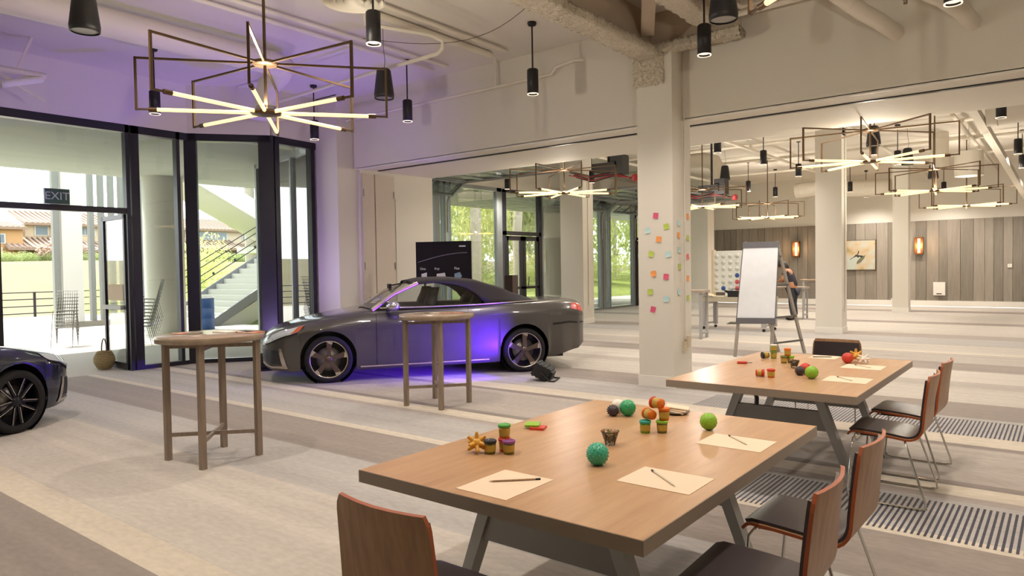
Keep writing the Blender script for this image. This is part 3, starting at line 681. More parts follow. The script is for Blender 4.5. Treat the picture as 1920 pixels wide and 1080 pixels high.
CH_N = CH_L.copy(); CH_N.energy = CHAND_W*.4
def chandelier(x, y, lab, ph=0):
    t = thing('chandelier', lab, 'chandelier', (x, y, 3.05), ph)
    inst('rod', CP[4], t); inst('hub', CP[3], t); inst('lower_hub', CP[5], t)
    o = bpy.data.objects.new('tube_light', CH_N if 11 < y < 12 else CH_L); COL.objects.link(o); o.parent = t; o.location = (0,0,.06)
    for k in range(8):
        a = k*PI/4; o = inst('arm', CP[0], t, rot=(0,0,a)); inst('socket', CP[1], o); inst('lamp_tube', CP[2], o)
P0 = .6653847 + .22
chandelier(-5.8, 3.78, 'large brass chandelier with eight glowing tubes, nearest, at the upper left', P0)
chandelier(-7.83, 11.69, 'brass chandelier with glowing tubes just behind the soffit, left of the sticky-note column', P0)
chandelier(-2.27, 11.32, 'brass chandelier with glowing tubes behind the soffit at right, largest of the right rear ones', P0)
chandelier(-2.2, 17.01, 'brass chandelier behind the largest right rear one', P0)
chandelier(-7.5, 22.69, 'brass chandelier seen level, above the flip chart easel', P0)
chandelier(-7.3, 17.15, 'brass chandelier partly hidden by the right edge of the sticky-note column', P0)
chandelier(-2.15, 22.32, 'brass chandelier farthest at right above the wall sconce', P0)
chandelier(-.62, 3.45, 'brass chandelier cut by the top edge, only one arm end showing', P0)
# ducts, pipes and diffusers
def bezp(p, n=14):
    r = []
    for i in range(n+1):
        a = [Vector(q) for q in p]
        while len(a) > 1: a = [u.lerp(v, i/n) for u, v in zip(a[:-1], a[1:])]
        r.append(a[0])
    return r
def duct(lab, pts, r, name='round_duct', cat='duct', n=20, seams=True, m=None):
    o = tag(MB().tube(pts, r, n).build(name, m or DUCTW), lab, cat)
    if seams:
        p0 = Vector(pts[0])*.75 + Vector(pts[1])*.25
        if p0.z + r < CZ - .02: MB().bar((p0.x, p0.y, p0.z+r*.8), (p0.x, p0.y, CZ), .03, .008).build('hanger', m or DUCTW, o)
        for i in range(len(pts)-1):
            a, b = Vector(pts[i]), Vector(pts[i+1]); L = (b-a).length; d = (b-a).normalized()
            for q in ([.15, L-.15] if L > .6 else []):
                MB().tube([a+d*(q-.012), a+d*(q+.012)], r*1.035, n).build('seam', m or DUCTW, o)
    return o
def arc(c, u, v, r, a0, a1, n=7):
    c, u, v = Vector(c), Vector(u), Vector(v); return [c+u*r*math.cos(a0+(a1-a0)*i/n)+v*r*math.sin(a0+(a1-a0)*i/n) for i in range(n+1)]
duct('long round white duct along the window side of the ceiling', [(-9.0, -8.5, 4.58), (-9.0, 6.0, 4.58), (-9.05, 6.2, 4.57), (-9.3, 6.3, 4.52), (-9.58, 6.3, 4.42), (-9.65, 6.3, 4.22), (-9.65, 6.3, 4.1)], .17)
def diffuser(x, y, z, r, lab):
    t = thing('round_diffuser', lab, 'ceiling vent', (x, y, z))
    MB().lathe([(r*.35, .5), (r*.36, .12), (r*.6, .06)], 28).build('neck', DUCTW, t)
    for q in (1.0, .78, .56, .34): MB().lathe([(r*q, 0), (r*q*.98, .012), (r*(q-.12), .07), (r*(q-.12), .06), (r*q*.95, 0)], 36).build('ring', DUCTW, t)
    MB().lathe([(0, .05), (r*.2, .05)], 20).build('disc', DUCTW, t)
diffuser(-9.65, 6.3, 3.95, .3, 'round white diffuser behind the hub of the near chandelier')
diffuser(-5.95, 4.95, 4.42, .33, 'round white diffuser cut by the top edge near the pendant')
duct('white round duct dropping into the wall, left of the two at upper right', [(-2.75, 6.7, 4.95), (-2.2, 7.6, 4.62), (-1.72, 8.2, 4.22), (-1.6, 8.4, 4.15), (-1.5, 8.85, 4.10)], .085)
duct('white round duct dropping into the wall, right of the two at upper right', [(-2.3, 6.7, 5.0), (-1.7, 7.5, 4.66), (-1.42, 7.9, 4.42), (-1.0, 8.25, 4.20), (-.86, 8.45, 4.1), (-.80, 8.85, 4.05)], .085)
duct('white pipe run under the beam at the top right of the column', [(-3.55, 8.2, 4.85), (-3.55, 8.2, 4.62), (-3.45, 8.3, 4.55), (-3.3, 8.35, 4.55), (-1.9, 8.35, 4.58), (-1.5, 8.0, 4.85)], .035, 'white_pipe', 'pipe', 8, False)
duct('second white pipe bend beside the speaker at the top right', [(-3.15, 8.2, 4.85), (-3.15, 8.25, 4.68), (-3.05, 8.35, 4.62), (-2.6, 8.4, 4.63), (-2.6, 8.4, 4.85)], .035, 'white_pipe', 'pipe', 8, False)
duct('white sprinkler pipe along the header wall with a riser', [(-11.0, 8.66, 4.40), (-7.06, 8.66, 4.42), (-6.0, 8.66, 4.43), (-5.93, 8.66, 4.52), (-5.6, 8.66, 4.56), (-5.5, 8.75, 4.56)], .025, 'sprinkler_pipe', 'pipe', 8, False)
duct('white sprinkler riser at the header wall', [(-7.06, 8.66, 4.42), (-7.06, 8.66, 4.85)], .025, 'sprinkler_pipe', 'pipe', 8, False)
duct('white sprinkler pipe crossing behind the near chandelier', [(-11.5, 6.9, 4.35), (-8.6, 6.9, 4.42), (-6.6, 6.9, 4.45), (-6.52, 6.9, 4.5), (-6.52, 6.9, 4.60), (-6.6, 6.75, 4.66), (-7.0, 6.0, 4.70), (-7.0, 6.0, 4.82)], .028, 'sprinkler_pipe', 'pipe', 8, False)
for i, (x, lab) in enumerate(((-6.55, 'white conduit on the ceiling, nearest of four'), (-6.85, 'white conduit on the ceiling, second of four'), (-7.75, 'white conduit on the ceiling, third of four'), (-8.05, 'white conduit on the ceiling nearest the duct'))):
    duct(lab, [(x, -6, 4.79), (x, 8.3, 4.79)], .03 if i != 1 else .05, 'conduit', 'pipe', 8, False)
duct('thin black cable looping across the ceiling left of the column', bezp([(-7.9, 6.4, 4.84), (-6.9, 7.6, 4.66), (-6.0, 7.4, 4.62), (-4.9, 6.9, 4.84)]), .005, 'ceiling_cable', 'cable', 5, False, mat('cable_brown', '6A5E54', .6))
# track arm with spotlight at the top left
t = thing('uplight_track', 'white pipe bracket with crossed braces and a tubular lamp at the top left', 'light bracket', (-11.2, 2.5, 4.35))
MB().tube([(0,-4,0), (0,1.35,0)], .045, 10).build('pipe', DUCTW, t)
MB().bar((0,.45,0), (.05,.1,.5), .03, .03).bar((0,1.0,0), (.02,1.2,.5), .03, .03).bar((.0,.2,.25), (.0,1.35,-.35), .035, .035).bar((0,1.2,.0), (0,.75,-.28), .03, .03).build('brace', DUCTW, t)
MB().tube([(.02,1.3,-.05), (.05,.8,-.22)], .05, 10).build('lamp_head', TRIMW, t)
# rear room: stored overhead glass doors, ducts, projector rigs
def overhead(y0, y1, x0, x1, lab, n=5):
    t = thing('overhead_glass_door', lab, 'garage door', (0, 0, 0))
    for k in range(n):
        a = x0+(x1-x0)*k/n; b = x0+(x1-x0)*(k+1)/n-.02
        p = MB().box(a, a+.07, y0, y1, 3.92, 3.97).box(b-.07, b, y0, y1, 3.92, 3.97)
        m_ = max(2, int((y1-y0)/1.1))
        for i in range(m_+1):
            y = y0+(y1-y0)*i/m_; p.box(a, b, y-.03, y+.03, 3.92, 3.97)
        p = p.build('door_section', GREYFRAME, t); MB().box(a+.07, b-.07, y0, y1, 3.94, 3.95).build('pane', GLASS, p)
    # lowest section tilted in the curve of the track
    M = Matrix.Translation((x0-.02, 0, 3.93)) @ Matrix.Rotation(-.6, 4, 'Y')
    p = MB().box(-.62, -.55, y0, y1, -.025, .025, 0, M).box(-.07, 0, y0, y1, -.025, .025, 0, M)
    for i in range(4):
        y = y0+(y1-y0)*i/3; p.box(-.62, 0, y-.03, y+.03, -.025, .025, 0, M)
    p = p.build('door_section', GREYFRAME, t); MB().box(-.55, -.07, y0, y1, -.005, .005, 0, M).build('pane', GLASS, p)
    for y in (y0-.06, y1+.06):
        MB().tube([(x0-.75, y, 2.6), (x0-.75, y, 3.4), (x0-.6, y, 3.7), (x0-.3, y, 3.88), (x0, y, 3.9), (x1+.2, y, 3.9)], .022, 6).build('track', GREYPAINT, t)
overhead(11.0, 14.3, -12.75, -9.6, 'overhead glass door stored under the ceiling behind the soffit, left')
overhead(18.98, 22.55, -12.75, -9.6, 'overhead glass door stored under the ceiling behind the square column')
overhead(23.1, 25.1, -12.75, -9.6, 'overhead glass door stored beyond the square column by the right rear opening')
duct('big white elbow duct in the rear room right of the sticky-note column', [(-9.5, 19.5, 4.6), (-8.3, 19.5, 4.6), (-7.95, 19.5, 4.5), (-7.8, 19.5, 4.2), (-7.8, 19.5, 3.75)], .22)
duct('white round duct bend in the rear room, left of the middle column', [(-7.6, 26.0, 4.15), (-6.8, 26, 4.2), (-6.4, 26, 4.1), (-5.2, 26, 4.05), (-4.6, 26, 4.05)], .26)
duct('large white round duct at the right edge of the rear room', [(-1.2, 15.6, 4.35), (.6, 15.6, 4.4), (5, 15.6, 4.4)], .32)
duct('white round duct drop right of the largest rear chandelier', [(-2.6, 21.0, 4.85), (-2.6, 21.0, 3.95)], .2)
duct('white drum-shaped duct drop behind the right rear chandelier', [(-1.9, 20.2, 4.2), (-1.9, 20.2, 3.62)], .3)
tag(MB().bar((-1.35, 14.2, 4.3), (-.9, 24.5, 3.25), .13, .13).build('diagonal_brace', DUCTW), 'white diagonal brace under the rear ceiling at right', 'brace')
for i, (y, z) in enumerate(((13.4, 4.7), (16.0, 4.72), (18.6, 4.7), (21.5, 4.72), (24.5, 4.7))):
    duct('white rear ceiling pipe, number %s of five counted from the front' % ('one','two','three','four','five')[i], [(-13, y, z), (7.5, y, z)], .04, 'ceiling_pipe', 'pipe', 8, False)
for i, x in enumerate((-10.2, -6.6, -3.9, -1.9)):
    duct('white rear ceiling conduit running away from the camera, %s from the left' % ('first','second','third','fourth')[i], [(x, 11.2, 4.6), (x, 28.5, 4.6)], .045, 'ceiling_pipe', 'pipe', 8, False)
RED = mat('red_cable', '9E2B30', .5, var=.2)
def rig(x, y, z, lab, s=1):
    t = thing('projector_rig', lab, 'projector', (x, y, z))
    MB().box(-.3*s, .25*s, -.2, .2, -.12, .05).box(.12*s, .4*s, -.15, .15, -.2, .2).build('housing', BLACKP, t)
    MB().tube([(0,0,.05), (0,0,4.84-z)], .03, 8).build('pole', BLACK, t)
    for k in range(5): MB().tube([(-.9*s, random.uniform(-.2,.2), -.15+k*.02), (-.4*s, random.uniform(-.2,.2), -.3+k*.03), (.1*s, 0, -.22+k*.02), (.55*s, random.uniform(-.1,.1), -.3)], .012, 5).build('cable', RED if k % 2 else BLACK, t)
    MB().ball((.62*s, 0, -.3), .075*s, 10, 8, 0, (1,1,1.1)).build('cable_coil', RED, t)
rig(-7.7, 13.2, 3.72, 'black projector box with red cables above the chandelier left of the sticky-note column')
rig(-7.4, 18.0, 3.62, 'black projector rig with red cables right of the sticky-note column', 1.0)

# ================================================================ FURNITURE
# conference tables
def conf_table(x0, x1, y0, y1, lab, tr):
    cx, cy = (x0+x1)/2, (y0+y1)/2; t = thing('conference_table', lab, 'table', (cx, cy, 0)); hx, hy = (x1-x0)/2, (y1-y0)/2
    top = MB().box(-hx, hx, -hy, hy, .688, .74, 0)
    o = MB().box(-hx+.003, hx-.003, -hy+.003, hy-.003, .737, .741).build('tabletop', TABLEW, t)
    e = top.build('edge_band', EDGEW, t)
    for yy in tr:
        y = yy-cy
        for s in (-1, 1):
            MB().prism([(s*.235, .688), (s*.30, .688), (s*.55, 0), (s*.50, 0)] if s > 0 else [(-.30, .688), (-.235, .688), (-.50, 0), (-.55, 0)], y-.035, y+.035, 'y').build('leg', GREYPAINT, t)
        MB().prism([(-.325, .52), (.325, .52), (.37, .38), (-.37, .38)], y-.022, y+.022, 'y').build('apron', STEEL, t)
        MB().box(-.26, .26, y-.03, y+.03, .665, .688).build('top_plate', STEEL, t)
    MB().box(-.03, .03, tr[0]-cy, tr[1]-cy, .63, .665).build('beam', STEEL, t)
    return t
conf_table(-2.40, -1.04, 1.97, 3.91, 'oak-topped conference table nearest the camera', (2.42, 3.46))
t2 = conf_table(-2.38, -1.06, 4.89, 6.95, 'oak-topped conference table behind the nearest one, beside the white column', (5.42, 6.42))
MB().tube([(-.25,-.2,.66), (-.28,-.22,.58), (-.3,-.1,.5), (-.32,-.05,.35), (-.3,.1,.0)], .018, 6).build('power_cable', BLACK, t2)

# sled chairs with bent plywood shells
def bez(p, n=8):
    r = []
    for i in range(n+1):
        t = i/n; a = [Vector(q) for q in p]
        while len(a) > 1: a = [u.lerp(v, t) for u, v in zip(a[:-1], a[1:])]
        r.append(a[0])
    return r
prof = [Vector((.235, .435)), Vector((.215, .458))] + bez([(.19,.466), (.0,.458), (-.10,.445)], 5) + bez([(-.10,.445), (-.20,.43), (-.215,.53)], 7)[1:] + bez([(-.215,.53), (-.235,.64), (-.275,.86)], 15)[1:]
def shell(offs0, offs1, s0, s1, wscale, mats, name, edge=True):
    """bent sheet between two offsets along the profile normal, limited to profile fraction s0..s1"""
    n = len(prof); mb = MB(); N = []
    for i in range(n):
        d = (prof[min(i+1,n-1)]-prof[max(i-1,0)]).normalized(); N.append(Vector((d.y, -d.x)))
    i0, i1 = int(s0*(n-1)), int(round(s1*(n-1))); ys = [-1, -.8, -.4, 0, .4, .8, 1]; sheets = []
    for off in (offs0, offs1):
        rows = []
        for i in range(i0, i1+1):
            q = i/(n-1); row = []
            wid = (.215 + .012*math.sin(q*PI))*wscale
            for y in ys:
                back = max(0, (q-.48)/.52); cv = .028*back*(y*y)      # back curves round the sitter
                rnd = 0
                z = prof[i].y - N[i].y*off; x = prof[i].x - N[i].x*off + cv
                yy = y*wid
                if q > .9: yy *= 1 - .09*max(0, (q-.93)/.07)**2.2
                row.append((x, yy, z))
            rows.append(row)
        sheets.append(rows)
    A, B = sheets
    mb.grid(A, 0); mb.grid(B, 0)
    m = len(ys)
    mb.grid([[a[0] for a in A], [b[0] for b in B]], 1, False); mb.grid([[a[-1] for a in A], [b[-1] for b in B]], 1, False)
    mb.grid([A[0], B[0]], 1, False); mb.grid([A[-1], B[-1]], 1, False)
    return mb.mesh(name, mats)
CH_SH = shell(0, .014, 0, 1, 1.0, [VENEER, PLYEDGE], 'shell')
CH_PAD = shell(-.014, -.001, .05, .965, .93, [LEATHER, LEATHER], 'pad')
fr = MB()
for s in (-1, 1):
    y0, y1 = .19*s, .265*s
    fr.tube([(.17, y0, .445), (.185, y1*.96, .42), (.22, y1, .06), (.21, y1, .02), (.17, y1, .010), (-.20, y1, .010), (-.245, y1, .02), (-.24, y1, .06), (-.13, y1*.9, .40), (-.11, y0, .435)], .0075, 8)
fr.tube([(.16, -.19, .44), (.16, .19, .44)], .0075, 6).tube([(-.10, -.19, .43), (-.10, .19, .43)], .0075, 6)
CH_FR = fr.mesh('sled_frame', CHROME)
CH_UN = MB().box(-.12, .18, -.16, .16, .425, .44).mesh('under_pan', BLACK)
def chair(x, y, rz, lab):
    t = thing('chair', lab, 'chair', (x, y, 0), rz, 'sled-base conference chairs')
    inst('shell', CH_SH, t); inst('seat_pad', CH_PAD, t); inst('sled_frame', CH_FR, t); inst('under_pan', CH_UN, t); return t
chair(-.895, 2.56, PI+.03, 'wood-backed dark-seated chair nearest on the right side of the near table')
chair(-.90, 3.28, PI-.02, 'wood-backed chair second from the camera on the right side of the near table')
chair(-.955, 5.40, PI+.01, 'wood-backed chair on the right side of the far table, nearer of two')
chair(-.965, 6.16, PI-.03, 'wood-backed chair on the right side of the far table, farther of two')
chair(-1.76, 7.06, -PI/2, 'chair at the far end of the far table, its dark upholstered front facing us')
chair(-1.71, 1.74, PI/2, 'wood-backed chair at the bottom edge, facing away at the head of the near table')

# tall cocktail tables
def cocktail(x, y, rz, lab, r=.44, h=1.07, wm=None, square=False, leg=.37):
    t = thing('cocktail_table', lab, 'table', (x, y, 0), rz); wm = wm or wood('greige_wood', '7E6D60', '94826F', .4, 4, (8, 8, 1))
    MB().lathe([(0, h), (r-.004, h), (r, h-.006), (r, h-.052), (0, h-.052)], 40).build('tabletop', wood('greige_top', '93806F', 'A8957F', .22, 3, (7, 1, 7)), t)
    for k in range(4):
        a = PI/4+k*PI/2; MB().cbox((leg*math.cos(a), leg*math.sin(a), (h-.052)/2), (.046, .046, h-.052)).build('leg', wm, t)
    q = leg/math.sqrt(2)
    for z, n in ((.215, 'stretcher'), (h-.10, 'top_rail')):
        MB().bar((-q,-q,z), (q,q,z), .022, .032).bar((-q,q,z), (q,-q,z), .022, .032).build(n, wm, t)
    return t
cocktail(-5.80, 3.19, .05, 'tall round cocktail table nearest the camera, left of the grey convertible')
cocktail(-5.86, 6.02, .08, 'tall round cocktail table standing in front of the grey convertible')
FR = GREYPAINT
def frame_table(x, y, rz, w_, d_, h, lab, topm, leg=.05, casters=False, stretch=.12, th=.06):
    t = thing('work_table', lab, 'table', (x, y, 0), rz)
    MB().box(-w_/2, w_/2, -d_/2, d_/2, h-th, h).build('tabletop', topm, t)
    for sx in (-1, 1):
        for sy in (-1, 1): MB().cbox((sx*(w_/2-.06), sy*(d_/2-.06), (h-th+.06 if casters else h-th)/2+(.03 if casters else 0)), (leg, leg, h-th-(.06 if casters else 0))).build('leg', FR, t)
        MB().bar((sx*(w_/2-.06), -d_/2+.06, stretch), (sx*(w_/2-.06), d_/2-.06, stretch), .03, .04).bar((sx*(w_/2-.06), -d_/2+.06, h-th-.05), (sx*(w_/2-.06), d_/2-.06, h-th-.05), .03, .04).build('stretcher', FR, t)
        if casters:
            for sy in (-1, 1): MB().lathe([(0,-.015),(.035,-.015),(.035,.015),(0,.015)], 12, 0, (0,0,0), Matrix.Translation((sx*(w_/2-.06), sy*(d_/2-.06), .036)) @ Matrix.Rotation(PI/2, 4, 'X')).build('caster', BLACKP, t)
    return t
frame_table(-6.62, 14.62, .15, .9, .62, 1.05, 'tall grey-legged table half hidden behind the sticky-note column', mat('taupe_top', 'A59788', .4), .06)
frame_table(-6.35, 17.05, -.08, 1.65, .75, .81, 'low pale table on casters under the game board', mat('pale_tabletop', 'B9AF98', .4), .09, True, .14, .12)
frame_table(-6.5, 21.2, .05, 1.2, .6, .92, 'thin grey worktable in front of the person behind the easel', mat('taupe_top', 'A59788', .4), .04)
t = cocktail(-6.75, 24.7, .2, 'small tall cocktail table with thin legs before the planked wall', .34, 1.06, GREYPAINT, leg=.30)

# giant four-in-a-row game board on the cart table
gb = thing('game_board', 'white four-in-a-row game board with red and blue discs on the low table', 'board game', (-6.35, 17.0, .81), -.05)
GBW = mat('game_white', 'DEDFD8', .5); W2, HT = .62, 1.12
MB().box(-W2, W2, -.03, .03, .10, HT).build('panel', GBW, gb)
for s in (-1, 1): MB().box(s*W2-.03, s*W2+.03, -.06, .06, 0, HT+.03).build('side_post', mat('beige_post', 'CDBD9F', .5), gb)
MB().box(-W2+.35, W2-.35, -.2, .2, 0, .03).box(-.3, .3, -.05, .05, .0, .12).build('foot', GBW, gb)
discs = {(3,2):'b',(3,1):'r',(3,0):'r',(4,1):'b',(4,0):'r',(1,0):'b'}
DB, DR, DG = mat('blue_disc', '35538F', .4), mat('red_disc', 'C2525A', .4), mat('hole_grey', 'C4C5BD', .6)
HM = {k: MB().lathe([(0,-.036),(.052,-.036),(.058,-.030)], 18, 0, (0,0,0), Matrix.Rotation(-PI/2, 4, 'X') @ Matrix.Diagonal((1,1,1,1))).mesh('disc', m) for k, m in (('b',DB),('r',DR),('h',DG))}
RINGM = MB().lathe([(.058,.034),(.066,.034),(.066,.028)], 18, 0, (0,0,0), Matrix.Rotation(PI/2, 4, 'X')).mesh('hole_ring', DG)
for i in range(7):
    for j in range(6):
        k = discs.get((i, j), 'h'); o = inst('disc' if k != 'h' else 'hole', HM[k], gb, (-W2+.09+i*(2*W2-.18)/6, 0, .20+j*.158), (0, 0, 0))
        o.rotation_euler = (0, 0, 0)
t = thing('tool_bag', 'black bag on the low table at the foot of the game board', 'bag', (-6.28, 16.74, .81), .05)
MB().box(-.2, .2, -.06, .06, 0, .15).prism([(-.2,.15),(-.3,.17),(-.27,.12),(-.2,.08)], -.04, .04, 'y').build('bag_body', BLACKP, t); MB().tube([(-.12,0,.14),(-.1,0,.19),(.1,0,.19),(.12,0,.14)], .01, 6).build('handle', BLACK, t)
t = thing('equipment_cart', 'small black wheeled dolly on the carpet beneath the game table', 'cart', (-7.2, 20.6, 0), .1)
MB().box(-.35, .35, -.25, .25, .2, .27).build('deck', BLACKP, t)
for a in (-.28, .28):
    for b in (-.2, .2): MB().tube([(a, b, .2), (a, b, .08)], .03, 6).lathe([(0,-.02),(.06,-.02),(.06,.02),(0,.02)], 12, 0, (0,0,0), Matrix.Translation((a,b,.06)) @ Matrix.Rotation(PI/2,4,'X')).build('caster', BLACK, t)
t = thing('cable_ramp', 'small dark wedge lying on the carpet left of the easel', 'wedge', (-7.1, 18.6, 0), .3)
MB().prism([(-.15,0),(.15,0),(.13,.05),(-.05,.05)], -.12, .12, 'y').build('wedge', mat('olive_grey', '6E6A5C', .8), t)
t = thing('folded_cloth', 'crumpled cream cloth on the left end of the game table', 'cloth', (-7.0, 16.8, .81))
mb = MB(); mb.grid([[(-.16+.04*i, -.12+.04*j, .004+.05*abs(math.sin(i*1.7+j*.9))*max(0,1-((i-4)/4.5)**2)*max(0,1-((j-3)/3.5)**2)+.03*max(0,1-((i-4)/4.2)**2)) for j in range(7)] for i in range(9)]); mb.build('cloth', mat('cream_cloth', 'D8C7A8', .9), t)

# flip chart easel
FL, FRr, RL, RR = Vector((-4.53, 11.98, 0)), Vector((-3.98, 12.18, 0)), Vector((-4.12, 13.03, 0)), Vector((-3.69, 13.10, 0))
t = thing('flip_chart_easel', 'white flip chart pad on a grey A-frame easel behind the far table', 'easel', tuple((FL+FRr)/2))
oo = (FL+FRr)/2; ALU = mat('easel_aluminium', 'A39C92', .4, .4)
TL, TR_ = Vector((-4.46, 12.32, 1.98)), Vector((-3.98, 12.50, 1.98))
for a, b in ((FL, TL), (FRr, TR_), (RL, TL), (RR, TR_)): MB().bar(a-oo, b-oo, .035, .05).build('leg', ALU, t)
def lerp(a, b, q): return a+(b-a)*q
for q, d in ((.12, 0), (.34, 0), (.62, 0), (.87, 0)): MB().bar(lerp(FRr, TR_, q)-oo, lerp(RR, TR_, q)-oo, .05, .03).build('side_rung', mat('easel_rung', '55524F', .5), t)
MB().bar(lerp(FL, TL, .3)-oo, lerp(FRr, TR_, .3)-oo, .03, .03).build('cross_bar', ALU, t)
nf = (TR_-TL).cross(TL-FL).normalized(); nf = nf if nf.y < 0 else -nf
def quad(q0, q1, o0, o1, ext=.04):
    u = (FRr-FL).normalized()*ext; vs = []
    for o in (o0, o1):
        vs += [lerp(FL,TL,q0)-u+nf*o-oo, lerp(FRr,TR_,q0)+u+nf*o-oo, lerp(FRr,TR_,q1)+u+nf*o-oo, lerp(FL,TL,q1)-u+nf*o-oo]
    return MB().add([tuple(v) for v in vs], [(3,2,1,0),(4,5,6,7),(0,1,5,4),(1,2,6,5),(2,3,7,6),(3,0,4,7)])
quad(.30, .99, .03, .045).build('board', mat('board_grey', '5B5759', .5), t)
quad(.335, .95, .046, .056, .025).build('paper_pad', mat('white_pad', 'D9DCE2', .7), t)
quad(.285, .335, .03, .07).build('pen_tray', mat('tray_grey', '5D5B60', .5), t)
quad(.945, .995, .045, .065).build('clamp_bar', mat('tray_grey', '5D5B60', .5), t)

# poster board behind the car
t = thing('display_board', 'black display board with printed pictures behind the grey convertible roof', 'display board', (-9.45, 9.93, 0), .42)
PB = mat('poster_black', '1C1622', .25, var=.2)
MB().box(-.56, .56, -.02, .02, 1.33, 2.12).build('panel', PB, t)
for s in (-.4, .4): MB().bar((s, .05, 0), (s, .03, 2.0), .05, .03).box(s-.04, s+.04, -.22, .22, 0, .03).build('stand_leg', BLACK, t)
PW_ = mat('poster_white', 'E4E4EC', .5); PBL = mat('poster_blue', '8FA9C0', .5, var=.2); Rx = Matrix.Rotation(PI/2, 4, 'X')
ar = MB(); ar.grid([[(-.52+1.0*i/20, -.0215, 1.72+.17*math.sin(i/20*1.6)), (-.52+1.0*i/20, -.0215, 1.735+.17*math.sin(i/20*1.6))] for i in range(21)], 0, False); ar.build('printed_arc', mat('poster_grey', '7C7388', .5), t)
MB().box(.32, .45, -.022, -.02, 2.01, 2.035).build('printed_emblem', PW_, t)
for xx, wd in ((-.42, 'One'), (-.13, 'Key'), (.27, 'Plus')): text(wd, .065, PW_, t, Matrix.Translation((xx, -.022, 1.60)) @ Rx)
MB().prism([(-.50,1.42),(-.28,1.42),(-.25,1.38),(-.32,1.345),(-.46,1.345),(-.52,1.37)], -.0225, -.02, 'y').build('printed_picture', PBL, t)
MB().prism([(-.45,1.40),(-.34,1.40),(-.34,1.53),(-.45,1.50)], -.0230, -.02, 'y').build('printed_picture', PW_, t)
MB().prism([(-.14,1.37),(.05,1.40),(.03,1.52),(-.14,1.50)], -.0225, -.02, 'y').build('printed_picture', PW_, t)
MB().prism([(.22,1.39),(.30,1.37),(.37,1.45),(.33,1.53),(.22,1.50)], -.0225, -.02, 'y').build('printed_picture', PBL, t)
t = thing('easel_box', 'small dark brown box standing beside the display board', 'box', (-8.66, 11.0, 0))
MB().box(-.09, .11, -.09, .09, 0, 1.45).box(-.11, .13, -.11, .11, 0, .05).build('box', mat('dark_brown_box', '3A2A22', .6), t)

# ================================================================ CARS
def I(tab, u):
    if u <= tab[0][0]: return tab[0][1]
    for (a, p), (b, q) in zip(tab[:-1], tab[1:]):
        if u <= b:
            t = (u-a)/(b-a); t = t*t*(3-2*t)*.35 + t*.65
            return p + (q-p)*t
    return tab[-1][1]
Wd = [(0,.50),(.04,.64),(.14,.76),(.35,.855),(.86,.905),(2,.915),(3.2,.925),(3.75,.92),(4.2,.875),(4.48,.80),(4.6,.70),(4.64,.58)]
ZT = [(0,.60),(.05,.665),(.2,.735),(.6,.845),(1.2,.95),(1.5,.985),(2.6,.97),(3.6,1.0),(4.1,1.03),(4.45,1.035),(4.58,1.0),(4.64,.90)]
ZS = [(0,.55),(.3,.66),(.9,.765),(2.5,.80),(3.6,.86),(4.3,.88),(4.64,.80)]
ZB = [(0,.58),(.1,.66),(.3,.735),(.9,.86),(1.4,.93),(2.5,.945),(3.4,.985),(4.3,1.0),(4.55,.965),(4.64,.86)]
ZL = [(0,.26),(.12,.185),(.5,.165),(1.3,.155),(3.1,.165),(4.1,.21),(4.45,.29),(4.64,.40)]
UF, UR, WR, AR = .86, 3.61, .335, .368
def zbot(u):
    z = I(ZL, u)
    for c in (UF, UR):
        d = abs(u-c)
        if d < AR: z = max(z, .335+math.sqrt(AR*AR-d*d))
    return z
def section(u):
    wv = I(Wd, u); zl = zbot(u); zs = I(ZS, u); zb = I(ZB, u); zt = I(ZT, u)
    zs = max(zs, zl+.05)
    fl = 0
    for c in (UF, UR):
        d = abs(u-c)
        if d < AR+.1: fl = max(fl, .018*(1-(d/(AR+.1))**2))
    tuck = .05 if zl < .3 else .0
    return [(wv-tuck+fl, zl), (wv-tuck*.3+fl, zl+(zs-zl)*.18), (wv+fl, zl+(zs-zl)*.5), (wv-.004+fl*.6, zl+(zs-zl)*.88), (wv-.0, zs+.008),
            (wv-.02, zs+(zb-zs)*.35), (wv-.055, zs+(zb-zs)*.85), (wv-.085, zb+.005), (wv-.17, zb+(zt-zb)*.45+.008), (wv*.55, zb+(zt-zb)*.85+.008), (wv*.28, zt), (0, zt+.004)]
def us():
    a = [0,.012,.04,.08,.14,.2,.28,.36,.44]
    for c in (UF, UR):
        a += [c-AR-.002, c-AR, c+AR, c+AR+.002] + [c+AR*math.cos(PI*i/22) for i in range(1, 22)]
    a += [1.3+.1*i for i in range(20)] + [4.03,4.1,4.18,4.26,4.34,4.42,4.48,4.53,4.57,4.6,4.62,4.635,4.64]
    return sorted(a)
US = us()
def spt(u, k, side, off=0):
    s = section(u); k0 = min(int(k), len(s)-2); f = k-k0
    y = s[k0][0]+(s[k0+1][0]-s[k0][0])*f; z = s[k0][1]+(s[k0+1][1]-s[k0][1])*f
    return Vector((-u, side*(y+off), z+off*.3))
def patch(name, m, parent, pts, off, side=1, nu=8, nk=5, label=None):
    """panel lying just proud of the body skin; pts are (u, k) corners"""
    (a, b, c, d) = pts; rows = []
    for i in range(nu+1):
        row = []
        for j in range(nk+1):
            p, q = i/nu, j/nk
            u = (a[0]*(1-p)+b[0]*p)*(1-q)+(d[0]*(1-p)+c[0]*p)*q; k = (a[1]*(1-p)+b[1]*p)*(1-q)+(d[1]*(1-p)+c[1]*p)*q
            row.append(spt(u, k, side, off) + Vector((off*.6 if u < .25 else 0, 0, 0)))
        rows.append(row)
    o = MB().grid(rows).build(name, m, parent)
    if label: o['label'] = label
    return o
TYRE = mat('tyre_rubber', '19181A', .8, var=.15); RIMB = mat('bronze_wheel', '6E6058', .3, .8); RIMS = mat('machined_wheel', 'C9C2B8', .2, .9)
RIMK = mat('black_wheel', '2A2A2E', .3, .6)
